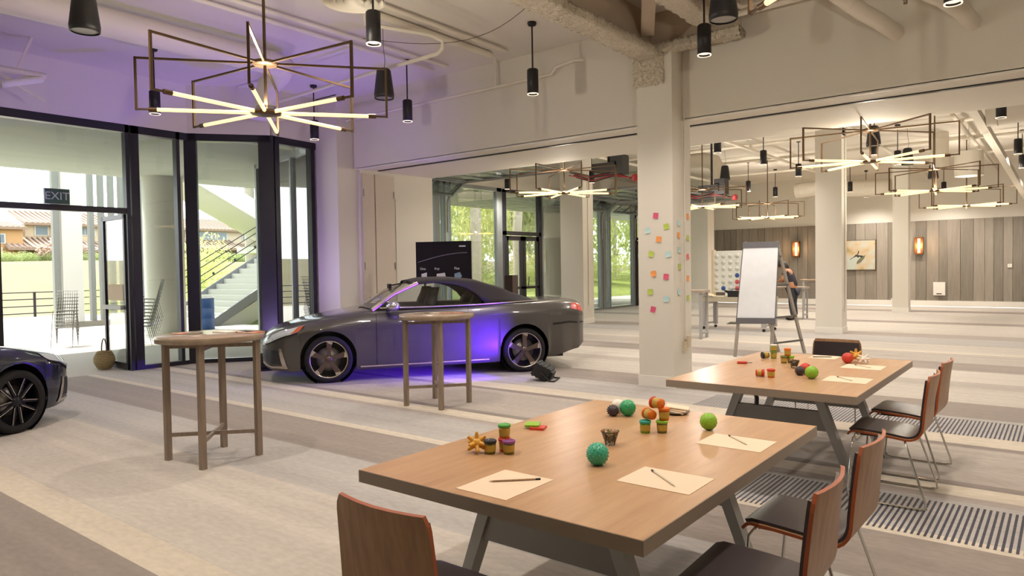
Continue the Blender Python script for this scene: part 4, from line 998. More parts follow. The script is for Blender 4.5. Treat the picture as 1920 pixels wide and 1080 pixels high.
DISCM = mat('brake_disc', '8C8A88', .35, .9)
def wheel(parent, u, side, style):
    M = Matrix.Translation((-u, side*.80, .335)) @ Matrix.Rotation(-side*PI/2, 4, 'X') @ Matrix.Diagonal((.955, .955, 1, 1)); M.translation.z = .335*.955    # local z points outward
    w_ = MB().lathe([(.255,-.11),(.318,-.11),(.333,-.08),(.335,0),(.333,.085),(.320,.108),(.275,.118),(.262,.108)], 48, 0, (0,0,0), M).build('wheel', TYRE, parent)
    MB().lathe([(.258,-.10),(.250,0),(.252,.09),(.262,.108),(.268,.106),(.262,.114),(.252,.105)], 48, 0, (0,0,0), M).build('rim', RIMS if style == 5 else RIMK, w_)
    MB().lathe([(0,.0),(.17,.0),(.17,.015),(0,.015)], 32, 0, (0,0,0), M).build('brake_disc', DISCM, w_)
    MB().lathe([(0,-.06),(.255,-.06)], 32, 0, (0,0,0), M).build('wheel_back', BLACK, w_)
    MB().lathe([(0,.098),(.035,.098),(.05,.08),(.06,.05)], 20, 0, (0,0,0), M).build('hub_cap', RIMB if style == 5 else RIMK, w_)
    for k in range(5):
        a = 2*PI*k/5 + (-PI/2)
        R = M @ Matrix.Rotation(a, 4, 'Z')
        if style == 5:
            MB().prism([(.03,-.030),(.10,-.032),(.20,-.045),(.252,-.060),(.252,.030),(.20,.028),(.10,.024),(.03,.026)], .062, .088, 'z', 0, R).build('spoke', RIMB, w_)
            MB().prism([(.205,-.048),(.252,-.062),(.252,.032),(.225,.0)], .087, .092, 'z', 0, R).build('spoke_tip', RIMS, w_)
        else:
            for q in (-1, 1):
                MB().prism([(.04,q*.012-.01),(.12,q*.026-.012),(.252,q*.05-.012),(.252,q*.05+.012),(.12,q*.026+.010),(.04,q*.012+.01)], .06, .086, 'z', 0, R).build('spoke', RIMK, w_)
                MB().prism([(.06,q*.030-.003),(.12,q*.040-.003),(.252,q*.062-.004),(.252,q*.062+.003),(.12,q*.040+.003),(.06,q*.030+.003)], .085, .090, 'z', 0, R).build('spoke_edge', RIMS, w_)
    return w_
def make_car(lab, loc, rz, paint, style, roof):
    car = thing('car', lab, 'car', loc, rz)
    body = MB(); doors = {1: MB(), -1: MB()}
    for side in (1, -1):
        secs = [[Vector((-u, side*y, z)) for y, z in section(u)] for u in US]
        for k in range(len(secs[0])-1):
            body_rows = secs
            for i in range(len(secs)-1):
                tgt = doors[side] if (1.50 <= US[i] < 2.79 and 0 <= k <= 6) else body
                tgt.add([secs[i][k], secs[i][k+1], secs[i+1][k+1], secs[i+1][k]], [(0,1,2,3)], 0, True)
        for s in (secs[0], secs[-1]):
            c = Vector((s[0].x, 0, (s[0].z+s[-1].z)/2)); 
            body.add(s+[Vector((s[0].x,0,s[0].z))], [tuple(range(len(s)+1))], 0)
    def weld(mb, name):
        o = mb.build(name, paint, car); b = bmesh.new(); b.from_mesh(o.data); bmesh.ops.remove_doubles(b, verts=b.verts, dist=1e-4); bmesh.ops.recalc_face_normals(b, faces=b.faces); b.to_mesh(o.data); b.free(); return o
    bo = weld(body, 'body'); dd = {q: weld(doors[q], 'door') for q in (1, -1)}
    SEAM = mat('seam_dark', '161417', .7)
    for side in (1, -1):
        do = dd[side]
        for u in (1.50, 2.79):
            MB().tube([spt(u, k*.5, side, .0) for k in range(1, 14)], .0035, 4).build('door_seam', SEAM, do)
        MB().tube([spt(u_, 4.2, side, .001) for u_ in [1.0+.1*i for i in range(25)]], .003, 4).build('crease_bead', paint, bo)  # thin raised bead in the body paint along the shoulder crease
        MB().box(-2.72, -2.50, side*.905-.012, side*.905+.022, .80, .835).build('door_handle', paint, do)
        # sill, arch liners
        MB().tube([spt(1.28+.1*i, .35, side, .012) for i in range(19)], .012, 6).build('sill_trim', mat('sill_silver', 'B9AD9F', .3, .7), bo)
        for uc in (UF, UR):
            MB().lathe([(.372,-.5),(.372,.0)], 36, 0, (0,0,0), Matrix.Translation((-uc, side*.875, .335)) @ Matrix.Rotation(-side*PI/2, 4, 'X')).build('arch_liner', BLACK, bo)
            wheel(car, uc, side, style)
        # lamps
        hl = patch('headlight', mat('headlight_glass', 'C9D2D6', .08, .1, var=.15, scale=30, coat=1.0), car, [(.05,3.3),(.46,4.0),(.56,6.6),(.14,6.2)], .008, side)
        if style == 5: patch('indicator', mat('amber_lens', 'C8643C', .25), hl, [(.36,4.0),(.46,4.1),(.56,6.5),(.48,6.4)], .012, side)
        patch('headlight_trim', SEAM, hl, [(.04,3.0),(.46,3.75),(.47,4.0),(.05,3.3)], .006, side)
        patch('side_grille', mat('mesh_grille', '3C3D42', .4, .5, var=.5, scale=60), bo, [(.012,1.2),(.26,1.0),(.22,2.3),(.014,2.6)], .006, side)
        patch('grille_trim', RIMS, bo, [(.01,.45),(.33,.35),(.31,.75),(.012,.85)], .010, side)
        patch('grille_trim', RIMS, bo, [(.26,.7),(.33,.5),(.25,2.4),(.22,2.4)], .010, side)
        patch('tail_light', mat('red_lens', 'C23A36', .2, coat=1.0), car, [(4.36,4.6),(4.60,4.6),(4.57,6.6),(4.38,6.4)], .008, side)
        patch('rear_bumper_line', SEAM, bo, [(4.05,2.5),(4.6,2.5),(4.6,2.62),(4.05,2.62)], .003, side)
        patch('fender_badge', RIMS, bo, [(1.30,4.6),(1.42,4.6),(1.42,4.85),(1.30,4.85)], .004, side)
        mi = MB().ball((-1.72, side*1.00, 1.015), .1, 16, 10, 0, (.95, 1.05, .66)).build('side_mirror', mat('silver_mirror', 'C4C4C8', .2, .9), car)
        MB().bar((-1.66, side*.86, .955), (-1.68, side*.96, .985), .05, .04).build('mirror_arm', SEAM, mi)
    # front grille and bumper
    MB().prism([(-.33,.66),(.33,.66),(.30,.32),(.22,.24),(-.22,.24),(-.30,.32)], -.004, .012, 'x').build('grille', mat('mesh_grille', '3C3D42', .4, .5), car)
    for z in (.34,.42,.50,.58): MB().box(.010, .018, -.3, .3, z, z+.014).build('grille_bar', RIMS, car)
    MB().box(-4.3, -.35, -.62, .62, .17, .60).build('underbody', BLACK, bo)
    # cabin
    INT = mat('cabin_dark', '1D1A1F', .6)
    MB().box(-3.45, -1.45, -.70, .70, .93, .992).build('cabin_shelf', INT, car)
    for u in (2.30, 3.0):
        for y in (-.36, .36):
            s = MB(); rows = []
            for i in range(8):
                q = i/7; hw = .24*(1-.0*q) if q < .45 else .24-.13*min(1,(q-.45)/.25); z = .9+q*.345*(1 if u < 2.6 else .92); x = -u-.10*q
                if q > .93: hw *= .75
                rows.append([(x+.06, y-hw, z), (x+.075, y, z), (x+.06, y+hw, z), (x-.06, y+hw*.9, z), (x-.075, y, z), (x-.06, y-hw*.9, z)])
            s.grid(rows, close=True); n_ = len(s.v); s.f.append(tuple(range(n_-6, n_))); s.mi.append(0); s.sm.append(False)
            s.build('seat_back', INT, car)
    wr = [(2.02,.60),(2.6,.585),(3.1,.57),(3.5,.60),(3.9,.70)]
    zr = [(2.02,1.335),(2.25,1.375),(2.6,1.380),(2.95,1.345),(3.3,1.245),(3.6,1.12),(3.86,1.03)]
    ze = [(2.02,1.29),(2.35,1.31),(2.6,1.285),(2.78,1.235),(2.92,1.15),(3.02,1.05),(3.06,1.0),(3.86,1.0)]
    SOFT = mat('soft_top_canvas', '211B20', .85, var=.1) if roof == 'soft' else paint
    for side in (1, -1):
        pass
    rows = []
    for i in range(41):
        u = 2.02+(3.86-2.02)*i/40; zc = I(zr, u); wt = I(wr, u); e = min(I(ze, u), zc-.03); half = []
        yb = .80
        for j in range(5):
            q = j/4; z = e+(zc-.045-e)*q; y = yb+(wt-yb)*((z-.99)/max(.05, (zc-.045-.99))); half.append((y, z))
        for j in range(1, 7):
            q = j/6; half.append((wt*math.cos(q*PI/2)**.75 if q < 1 else 0, zc-.045+.045*math.sin(q*PI/2)))
        rows.append([Vector((-u, -y, z)) for y, z in half] + [Vector((-u, y, z)) for y, z in half[::-1]][1:])
    top = MB().grid(rows).build('soft_top' if roof == 'soft' else 'roof', SOFT, car)
    md = top.modifiers.new('thickness', 'SOLIDIFY'); md.thickness = .018; md.offset = -1
    # windscreen frame, glass
    base = lambda y: Vector((-1.30-.10*abs(y)/.7*1.2, y, .985)); hd = lambda y: Vector((-2.06-.05*abs(y), y, 1.335-.03*abs(y)))
    ws = MB().grid([[lerp(base(y*.74), hd(y*.60), q)+Vector((0,0,.018*(1-(2*q-1)**2))) for y in (-1,-.75,-.5,-.25,0,.25,.5,.75,1)] for q in (0,.25,.5,.75,1)]).build('windscreen', CARGLASS, car)
    PIL = mat('pillar_silver', 'CBBFB2', .28, .7)
    MB().bar(hd(-.60)+Vector((.01,0,0)), hd(.60)+Vector((.01,0,0)), .05, .03).build('header_rail', PIL, car)
    for side in (1, -1):
        MB().tube([base(side*.76)+Vector((-.02,side*.03,-.03)), lerp(base(side*.76), hd(side*.62), .5)+Vector((0,0,.02)), hd(side*.62)+Vector((-.02,0,.0))], [.034,.026,.024], 8).build('pillar', PIL, car)
        pts = []
        for u in (1.70, 2.05, 2.35, 2.6, 2.78, 2.92, 3.02):
            zt_ = min(I(ze, max(u, 2.02)), .99+(u-1.48)*.60) if u < 2.1 else I(ze, u)
            y = lambda z: side*(.80-(.20)*(z-.99)/.36)
            pts.append([Vector((-u, y(.985), .985)), Vector((-u, y(zt_), zt_))])
        MB().grid(pts).build('side_window', CARGLASS, car)
        MB().tube([(-1.55,side*.835,.985),(-2.2,side*.84,.985),(-2.9,side*.845,.995),(-3.25,side*.85,1.01),(-3.85,side*.80,1.03)], .009, 6).build('belt_trim', PIL, car)
    MB().bar((-1.75, 0, 1.27), (-1.95, 0, 1.30), .02, .02).box(-1.80, -1.76, -.12, .12, 1.23, 1.30).build('rear_view_mirror', INT, car)
    return car
PAINT1 = mat('grey_car_paint', '504D4B', .33, .3, var=.03, coat=.8)
PAINT2 = mat('midnight_car_paint', '2B3140', .25, .5, var=.05, coat=1.0)
hd1 = math.atan2(-.810, -.587)
make_car('grey convertible car with black soft top parked behind the cocktail tables', (-9.545, 6.10, 0), hd1, PAINT1, 5, 'soft').scale = (1.055, 1.055, 1.055)
f2 = Vector((-.41, .912, 0)); n2 = Vector((.912, .41, 0))
P2 = Vector((-8.36, 2.53, 0)) + f2*.86 - n2*.90
make_car('dark blue car cut off by the left edge, only its front wheel and nose showing', tuple(P2), math.atan2(f2.y, f2.x), PAINT2, 10, 'hard')

# stage uplight wash on the near car, and a second one behind it
def uplight(x, y, rz, lab, tilt, energy, spread=1.2):
    t = thing('uplight', lab, 'stage light', (x, y, 0), rz)
    M = Matrix.Translation((0, 0, .13)) @ Matrix.Rotation(-tilt, 4, 'Y')
    h = MB().box(-.12, .12, -.15, .15, -.09, .09, 0, M).box(-.16, -.12, -.11, .11, -.06, .06, 0, M).build('housing', BLACKP, t)
    for k in range(4): MB().box(-.10+k*.06, -.08+k*.06, -.155, .155, -.10, .10, 0, M).build('fin', BLACKP, h)
    MB().box(.12, .123, -.13, .13, -.075, .075, 0, M).build('lens', mat('violet_lens', '6A4BE0', .2, emit='5A32FF', es=6), t)
    MB().tube([(0,-.17,.13), (-.13,-.17,.01), (-.20,-.17,.01), (-.20,.17,.01), (-.13,.17,.01), (0,.17,.13)], .012, 6).build('yoke', BLACK, t)
    ld = bpy.data.lights.new('uplight_beam', 'SPOT'); ld.energy = energy; ld.color = (.12, .015, 1.0) if tilt < .5 else (.56, .38, 1.0); ld.spot_size = spread; ld.spot_blend = .8; ld.shadow_soft_size = .08
    o = bpy.data.objects.new('uplight_beam', ld); COL.objects.link(o); o.parent = t
    d = M.to_3x3() @ Vector((1,0,0)); o.location = M @ Vector((.14,0,0)); o.rotation_euler = (-d).to_track_quat('Z', 'Y').to_euler()
uplight(-5.86, 8.15, math.atan2(-.52, -1.27), 'black floor uplight by the rear wheel of the grey convertible', .45, UPLIGHT_W*6.5, 1.72)
uplight(-10.3, 6.6, math.atan2(.5, -.8), 'black floor uplight hidden behind the grey convertible, washing the pilaster violet', 1.25, UPLIGHT_W*1.9, 2.6)

# ================================================================ SMALL THINGS
T = .741
def lathe_thing(name, lab, cat, x, y, z, prof, m, n=20, part='body', group=None, rz=0): 
    t = thing(name, lab, cat, (x, y, z), rz, group); MB().lathe(prof, n).build(part, m, t); return t
COLS = {'yellow':'D9A83C','green':'4E9E3E','orange':'E0761F','red':'C93B2B','black':'232026','purple':'8A4C8C','teal':'2E9A86','lime':'86B82C','pink':'D5547A','blue':'A5CDD3','white':'E8DED2','olive':'7C7A38'}
CM = {k: mat('plastic_'+k, v, .4, var=.05) for k, v in COLS.items()}
YLAB = mat('tub_label_yellow', 'B99B3F', .5, var=.25, scale=25)
def tub(x, y, z, lid, body, lab, side=None):
    t = thing('putty_tub', lab, 'tub', (x, y, z))
    M = Matrix.Identity(4)
    if side is not None: M = Matrix.Rotation(side, 4, 'Z') @ Matrix.Translation((0,0,.028)) @ Matrix.Rotation(PI/2, 4, 'Y') @ Matrix.Translation((0,0,-.03))
    MB().lathe([(0,0),(.024,0),(.0275,.052),(0,.052)], 20, 0, (0,0,0), M).build('pot', CM[body] if body in CM else YLAB, t)
    MB().lathe([(.0252,.012),(.0273,.042)], 20, 0, (0,0,0), M @ Matrix.Translation((0,0,0)) @ Matrix.Scale(1.01,4)).build('label_wrap', YLAB, t)
    MB().lathe([(.0285,.050),(.0305,.052),(.0305,.062),(.027,.064),(.024,.060),(0,.060)], 20, 0, (0,0,0), M).build('lid', CM[lid], t)
tub(-2.105, 2.50, T, 'black', 'olive', 'tub with black lid, left front of the stacked putty tubs')
tub(-2.075, 2.57, T, 'red', 'red', 'red tub behind and between the two front putty tubs, under the green-lidded one')
tub(-2.075, 2.57, T+.064, 'green', 'yellow', 'green-lidded tub on top of the left stack of tubs')
tub(-2.03, 2.545, T, 'purple', 'olive', 'tub with purple lid at the right of the left stack')
tub(-1.71, 3.27, T, 'teal', 'lime', 'tub with teal lid in the right-hand stack on the near table')
tub(-1.64, 3.32, T, 'lime', 'olive', 'tub with lime lid in the right-hand stack on the near table')
tub(-1.70, 3.30, T+.064, 'orange', 'orange', 'orange tub lying on top of the teal-lidded tub', 2.6)
tub(-1.635, 3.335, T+.064, 'orange', 'orange', 'orange tub standing on top of the lime-lidded tub')
tub(-1.665, 3.32, T+.122, 'red', 'orange', 'red-lidded tub tipped over on the very top of the right-hand stack', 2.9)
def spiky(name, x, y, r, c, lab, n=60, sp=.12, z=T):
    t = thing(name, lab, 'ball', (x, y, z+r))
    mb = MB().ball((0,0,0), r, 24, 16); mb.build('ball', CM[c] if c in CM else c, t)
    k = MB()
    for i in range(n):
        zz = 1-2*(i+.5)/n; a = i*2.39996; d = Vector((math.sqrt(1-zz*zz)*math.cos(a), math.sqrt(1-zz*zz)*math.sin(a), zz))
        k.tube([d*r*.96, d*r*(1+sp*.7), d*r*(1+sp)], [r*.085, r*.06, r*.015], 5)
    o = k.build('nubs', CM[c] if c in CM else c, t); o['kind'] = 'stuff'
MINT = mat('mint_rubber', '3EA686', .35, var=.12, scale=10); GRN = mat('green_rubber', '2F9A62', .35, var=.08); BRN = mat('dark_rubber', '3A2E34', .45)
MATS['x'] = MINT
CM['mint'] = MINT; CM['grn'] = GRN; CM['brn'] = BRN
spiky('massage_ball', -1.60, 2.62, .048, 'mint', 'mint green bumpy ball in the middle of the near table', 110, .05)
spiky('massage_ball', -2.05, 3.53, .032, 'brn', 'dark brown spiky ball on the near table under the white one', 60, .18)
spiky('massage_ball', -1.985, 3.585, .046, 'grn', 'green bumpy ball beside the spiky brown one', 90, .04)
t = thing('foam_ball', 'white ball behind the spiky brown ball on the near table', 'ball', (-2.075, 3.63, T+.040)); MB().ball((0,0,0), .038, 24, 16).build('ball', CM['white'], t)
spiky('massage_ball', -1.47, 3.51, .044, 'lime', 'lime green ball by the right edge of the near table', 80, .03)
def star(x, y, z, lab, c, s=1.0):
    t = thing('star_toy', lab, 'toy', (x, y, z+.045*s)); mb = MB().ball((0,0,0), .026*s, 14, 10)
    for d in ((1,0,0),(-1,0,0),(0,1,0),(0,-1,0),(0,0,1),(.6,.6,-.62),(-.6,.6,-.62),(.6,-.6,-.62),(-.6,-.6,-.62),(.6,.5,.6),(-.6,-.5,.6)):
        d = Vector(d).normalized(); mb.tube([d*.02*s, d*.042*s, d*.052*s], [.012*s,.009*s,.006*s], 7)
    mb.build('spikes', c, t)
star(-2.165, 2.475, T, 'yellow star-shaped jack toy at the left edge of the near table', mat('amber_rubber', 'D8A03A', .35, var=.1))
def bowl(x, y, lab, z=T):
    t = thing('candy_cup', lab, 'cup', (x, y, z))
    MB().lathe([(.0,.004),(.022,.004),(.024,0),(.025,.004),(.026,.012),(.043,.062),(.046,.068),(.043,.068),(.04,.06),(.023,.014),(0,.012)], 10).build('glass_cup', glass('cup_glass', (.93,.95,.95), .06, 1.0), t)
    k = MB(); ks = []
    cols = [mat('candy_%s' % n, h, .3) for n, h in (('brown','4A2E22'),('tan','A8855C'),('white','DCD0C0'),('green','6B7A3A'),('orange','B4582C'))]
    for i in range(150):
        q = random.random(); z_ = .016+q*.052; R = (.024+(z_-.012)*.36)*.9; a = random.random()*6.28; r = R*math.sqrt(random.random())
        k.ball((r*math.cos(a), r*math.sin(a), z_), .0055, 6, 4, random.randrange(5))
    o = k.build('candy', cols, t); o['kind'] = 'stuff'
bowl(-1.73, 2.95, 'small glass cup of candy in the middle of the near table')
def paper(x0, x1, y0, y1, lab, z=T): 
    t = MB().box(x0, x1, y0, y1, z+.0002, z+.0016).build('paper_sheet', PAPER); tag(t, lab, 'paper')
paper(-1.88, -1.63, 2.02, 2.33, 'cream sheet under the pencil at the front of the near table')
paper(-1.42, -1.11, 2.465, 2.71, 'cream sheet at the right edge of the near table, under the first clear pen')
paper(-1.41, -1.10, 3.21, 3.45, 'cream sheet at the right edge of the near table, behind the lime ball')
paper(-1.86, -1.63, 6.69, 6.93, 'cream sheet at the far end of the far table')
paper(-1.47, -1.17, 6.19, 6.46, 'cream sheet at the right edge of the far table, farther one')
paper(-1.42, -1.12, 5.44, 5.71, 'cream sheet at the right edge of the far table, nearer one')
def pencil(a, b, lab, m, tip=None, r=.0038, z=T+.0055, name='pencil'):
    t = thing(name, lab, name, (a[0], a[1], z)); d = Vector((b[0]-a[0], b[1]-a[1], 0)); 
    MB().tube([d*.0, d*.10, d*.9], [.0006, r, r], 6).build('barrel', m, t); MB().tube([d*.9, d*1.0], r*1.08, 6).build('end_cap', tip or BLACK, t)
pencil((-1.822, 2.152), (-1.672, 2.298), 'pencil with patterned barrel and dark end on the front sheet', mat('pencil_speckle', 'A88562', .5, var=.6, scale=180))
CLR = mat('clear_pen_barrel', 'D9CDB6', .15, var=.05)
pencil((-1.19, 2.52), (-1.365, 2.665), 'clear pen on the first right-hand sheet of the near table', CLR, name='pen')
pencil((-1.19, 3.30), (-1.33, 3.43), 'clear pen on the second right-hand sheet of the near table', CLR, name='pen')
pencil((-1.68, 6.82), (-1.83, 6.75), 'dark pen on the far sheet of the far table', BLACK, name='pen')
pencil((-1.22, 5.52), (-1.36, 5.66), 'clear pen on the nearer right-hand sheet of the far table', CLR, name='pen')
pencil((-1.25, 6.28), (-1.40, 6.40), 'clear pen on the farther right-hand sheet of the far table', CLR, name='pen')
def pad(x, y, rz, m, lab, z=T, h=.012, s=.076):
    t = thing('note_pad', lab, 'note pad', (x, y, z), rz); MB().box(-s/2, s/2, -s/2, s/2, 0, h).build('pad', m, t)
pad(-2.215, 3.03, .35, CM['red'], 'red sticky note pad under the green one on the near table')
t = thing('note_pad', 'lime sticky note pad leaning on the red pad', 'note pad', (-2.255, 3.035, T+.013), .2); t.rotation_euler = (0.05, .0, .5); MB().box(-.038,.038,-.038,.038,0,.010).build('pad', CM['lime'], t)
t = thing('napkin_dish', 'grey dish holding folded cream napkins at the far end of the near table', 'dish', (-1.79, 3.80, T))
MB().lathe([(0,.004),(.05,.004),(.075,.014),(.08,.016),(.075,.010),(.05,0),(0,0)], 28).build('dish', mat('grey_dish', '7E7872', .3), t)
for i in range(3):
    M = Matrix.Translation((.0,.01*i,.014+.008*i)) @ Matrix.Rotation(.2*i, 4, 'Z') @ Matrix.Rotation(.12, 4, 'Y'); MB().box(-.06,.065,-.05,.05,0,.006,0,M).build('napkin', PAPER, t)
# far table items
t = thing('marker', 'red marker with grey tip lying at the left of the far table', 'marker', (-2.25, 6.0, T)); MB().tube([(0,0,.011),(.075,.03,.011)], .011, 10).build('barrel', CM['red'], t); MB().tube([(.075,.03,.011),(.115,.046,.011)], .005, 8).build('tip', STEEL, t)
tub(-1.85, 5.40, T, 'red', 'red', 'red tub lying on its side at the front of the far table', .3)
tub(-1.765, 5.40, T, 'red', 'orange', 'orange tub standing beside the red one on the far table')
tub(-2.165, 6.47, T, 'black', 'olive', 'black-lidded tub on its side at the left back of the far table', -2.4)
tub(-2.10, 6.50, T, 'olive', 'lime', 'olive tub standing beside the black-lidded one on the far table')
tub(-2.10, 6.50, T+.064, 'white', 'lime', 'pale-lidded tub stacked on the olive tub')
tub(-1.93, 6.24, T, 'olive', 'olive', 'olive tub left of the candy cup on the far table')
tub(-1.885, 6.28, T, 'lime', 'lime', 'green tub behind the candy cup on the far table')
tub(-1.905, 6.26, T+.064, 'orange', 'orange', 'orange tub stacked behind the candy cup on the far table')
bowl(-1.77, 5.99, 'small glass cup of candy on the far table')
spiky('massage_ball', -1.62, 5.62, .034, 'brn', 'dark spiky ball on the far table, in front of the red ball', 60, .15)
spiky('massage_ball', -1.50, 5.50, .047, 'lime', 'lime ball on the far table beside the dark spiky one', 80, .03)
spiky('massage_ball', -1.60, 5.70, .043, 'red', 'red ball on the far table behind the dark spiky one', 80, .03); 
spiky('massage_ball', -1.48, 6.50, .045, 'red', 'red ball at the back of the far table beside the yellow star', 80, .03)
star(-1.44, 6.62, T, 'yellow star toy behind the red ball on the far table', mat('amber_rubber', 'D8A03A', .35), 1.2)
star(-1.36, 6.52, T, 'pale star toy right of the red ball on the far table', CM['white'], 1.0)
# cocktail table leaflets
H = 1.071
def leaflet(x, y, rz, m, lab, w_=.14, d_=.1, z=H): 
    t = thing('leaflet', lab, 'leaflet', (x, y, z), rz); MB().box(-w_/2, w_/2, -d_/2, d_/2, 0, .004).build('sheet', m, t); MB().box(-w_/2, w_/2, -d_/2, -d_/2+.03, .004, .0055).build('print_band', PAPER, t)
ORG = mat('orange_print', 'C2694A', .5, var=.3, scale=20); DKP = mat('dark_print', '3B3C3C', .5, var=.2); WHP = mat('white_print', 'E6E0DA', .5)
leaflet(-6.06, 3.06, .2, ORG, 'orange leaflet at the left of the near cocktail table')
leaflet(-5.97, 3.13, .6, DKP, 'dark leaflet beside the orange one on the near cocktail table', .12, .08)
leaflet(-5.85, 3.36, .1, WHP, 'white leaflet at the centre back of the near cocktail table', .2, .14)
leaflet(-5.72, 3.45, -.1, DKP, 'dark leaflet behind on the near cocktail table', .2, .12)
leaflet(-5.60, 3.45, .3, ORG, 'orange leaflet at the right of the near cocktail table', .2, .13)
leaflet(-6.05, 5.95, .2, DKP, 'dark leaflet on the left of the cocktail table by the car', .12, .09)
leaflet(-5.95, 6.1, .2, WHP, 'white leaflet on the cocktail table by the car', .12, .09)
leaflet(-5.84, 6.15, .4, ORG, 'orange leaflet on the cocktail table by the car', .12, .09)
leaflet(-5.70, 6.20, .1, CM['red'], 'red leaflet on the right of the cocktail table by the car', .13, .09)
# sticky notes on the column
NL = [(-4.26,2.25,'pink'),(-4.11,2.10,'lime'),(-4.38,2.06,'blue'),(-4.22,1.94,'orange'),(-4.33,1.75,'lime'),(-4.09,1.74,'blue'),(-4.30,1.49,'orange'),(-4.12,1.45,'pink'),(-4.35,1.25,'lime'),(-4.12,1.16,'blue'),(-4.31,1.02,'pink')]
NR = [(8.66,2.15,'blue'),(8.95,2.25,'orange'),(8.66,1.99,'orange'),(8.95,1.96,'lime'),(8.68,1.80,'blue'),(8.94,1.71,'red'),(8.68,1.58,'lime'),(8.94,1.42,'orange'),(8.66,1.25,'blue'),(8.94,1.16,'lime')]
NM = {k: mat('note_'+k, v, .8, var=.02) for k, v in (('pink','D4577A'),('lime','B4C85A'),('blue','B6D6D8'),('orange','EE9A56'),('red','DD6A66'))}
ordn = ['first','second','third','fourth','fifth','sixth','seventh','eighth','ninth','tenth','eleventh']
CN = {'pink':'pink','lime':'lime green','blue':'pale blue','orange':'orange','red':'coral'}
NOTE = {}
def note_mesh(k):
    if k not in NOTE:
        rows = [[(-.037+.074*i/4, -.002-.014*max(0, (j/4-.35))**2*(1 if True else 0), .037-.074*j/4) for i in range(5)] for j in range(5)]
        NOTE[k] = MB().grid(rows).mesh('sticky_note', NM[k])
    return NOTE[k]
for i, (x, z, k) in enumerate(NL):
    o = bpy.data.objects.new('sticky_note', note_mesh(k)); COL.objects.link(o); o.location = (x, 8.4985, z); o.rotation_euler = (0, random.uniform(-.3,.3), 0)
    tag(o, '%s sticky note on the bright front of the column, %s from the top' % (CN[k], ordn[i]), 'sticky note', 'sticky notes on the column')
for i, (y, z, k) in enumerate(NR):
    o = bpy.data.objects.new('sticky_note', note_mesh(k)); COL.objects.link(o); o.location = (-4.0185, y, z); o.rotation_euler = (0, random.uniform(-.3,.3), PI/2)
    tag(o, '%s sticky note on the shaded right side of the column, %s row' % (CN[k], ordn[i]), 'sticky note', 'sticky notes on the column')
# exit sign over the open doorway
t = thing('exit_sign', 'dark green exit sign above the open doorway', 'sign', (-12.05, 4.24, 2.78), PI/2)
MB().box(-.165, .165, -.02, .02, -.11, .11).build('plate', mat('exit_green', '2F4A44', .3), t); MB().box(-.172, -.165, -.022, .022, -.115, .115).box(.165, .172, -.022, .022, -.115, .115).box(-.172,.172,-.022,.022,.11,.116).box(-.172,.172,-.022,.022,-.116,-.11).build('frame', GREYFRAME, t)
text('EXIT', .165, mat('exit_letter', 'A3AEB0', .5), t, Matrix.Translation((.0, -.022, .0)) @ Rx)
# basket by the door
t = thing('basket', 'round woven basket with a hoop handle on the carpet by the open door', 'basket', (-12.75, 5.12, 0))
mb = MB()
for k in range(11):
    q = k/10; r = .05+.105*math.sin(PI*(.14+.70*q)); mb.lathe([(r+.012*math.cos(a*PI/4), .02+q*.27+.015*math.sin(a*PI/4)) for a in range(9)], 24)
mb.build('woven_bowl', mat('wicker', 'A4906A', .85, var=.35, scale=40, bump=.6), t); MB().lathe([(0,.01),(.09,.01)], 24).build('bottom', MATS['wicker'], t)
MB().tube([(.10*math.cos(PI-a*PI/12), 0, .29+.22*math.sin(a*PI/12)) for a in range(13)], .011, 6).build('handle', mat('dark_wicker', '6F6152', .8), t)
# things on the planked wall
t = thing('painting', 'surfer painting on canvas hung on the planked wall', 'painting', (-6.2, 28.76, 1.865))
def artmat():
    m = bpy.data.materials.new('painted_sky'); m.use_nodes = True; n = m.node_tree; b = n.nodes['Principled BSDF']; b.inputs['Roughness'].default_value = .6
    tc = n.nodes.new('ShaderNodeTexCoord'); nz = n.nodes.new('ShaderNodeTexNoise'); nz.inputs['Scale'].default_value = 1.8
    r = n.nodes.new('ShaderNodeValToRGB'); r.color_ramp.elements[0].position = .35; r.color_ramp.elements[0].color = srgb('9E8A52')+(1,); r.color_ramp.elements[1].position = .62; r.color_ramp.elements[1].color = srgb('B9C1B6')+(1,)
    e = r.color_ramp.elements.new(.46); e.color = srgb('C2AC8A')+(1,)
    n.links.new(tc.outputs['Object'], nz.inputs['Vector']); n.links.new(nz.outputs[0], r.inputs[0]); n.links.new(r.outputs[0], b.inputs['Base Color']); return m
MB().box(-.62, .60, -.025, .03, -.54, .54).build('canvas', artmat(), t); 
MB().box(.60, .63, -.03, .03, -.555, .555).box(-.65, -.62, -.03, .03, -.555, .555).box(-.65,.63,-.03,.03,.54,.555).box(-.65,.63,-.03,.03,-.555,-.54).build('frame', mat('walnut_frame', '5A4534', .5), t)
SIL = mat('dark_paint', '2E2E26', .7); SIL2 = mat('olive_paint', '6A6C55', .7)
MB().prism([(-.05,.02),(.08,-.01),(.17,-.02),(.20,-.05),(.13,-.10),(.08,-.06),(.02,-.10),(-.03,-.05),(-.14,-.10),(-.26,-.18),(-.25,-.15),(-.12,-.06)], -.027, -.025, 'y').prism([(-.02,.02),(.03,.02),(.06,.10),(.055,.17),(.035,.16),(.02,.09)], -.027, -.025, 'y').build('surfer', SIL, t)
MB().prism([(-.03,-.32),(.02,-.33),(.12,-.27),(.24,-.12),(.27,-.01),(.22,-.02),(.10,-.10),(.0,-.22)], -.0265, -.025, 'y').build('surfboard', SIL2, t)
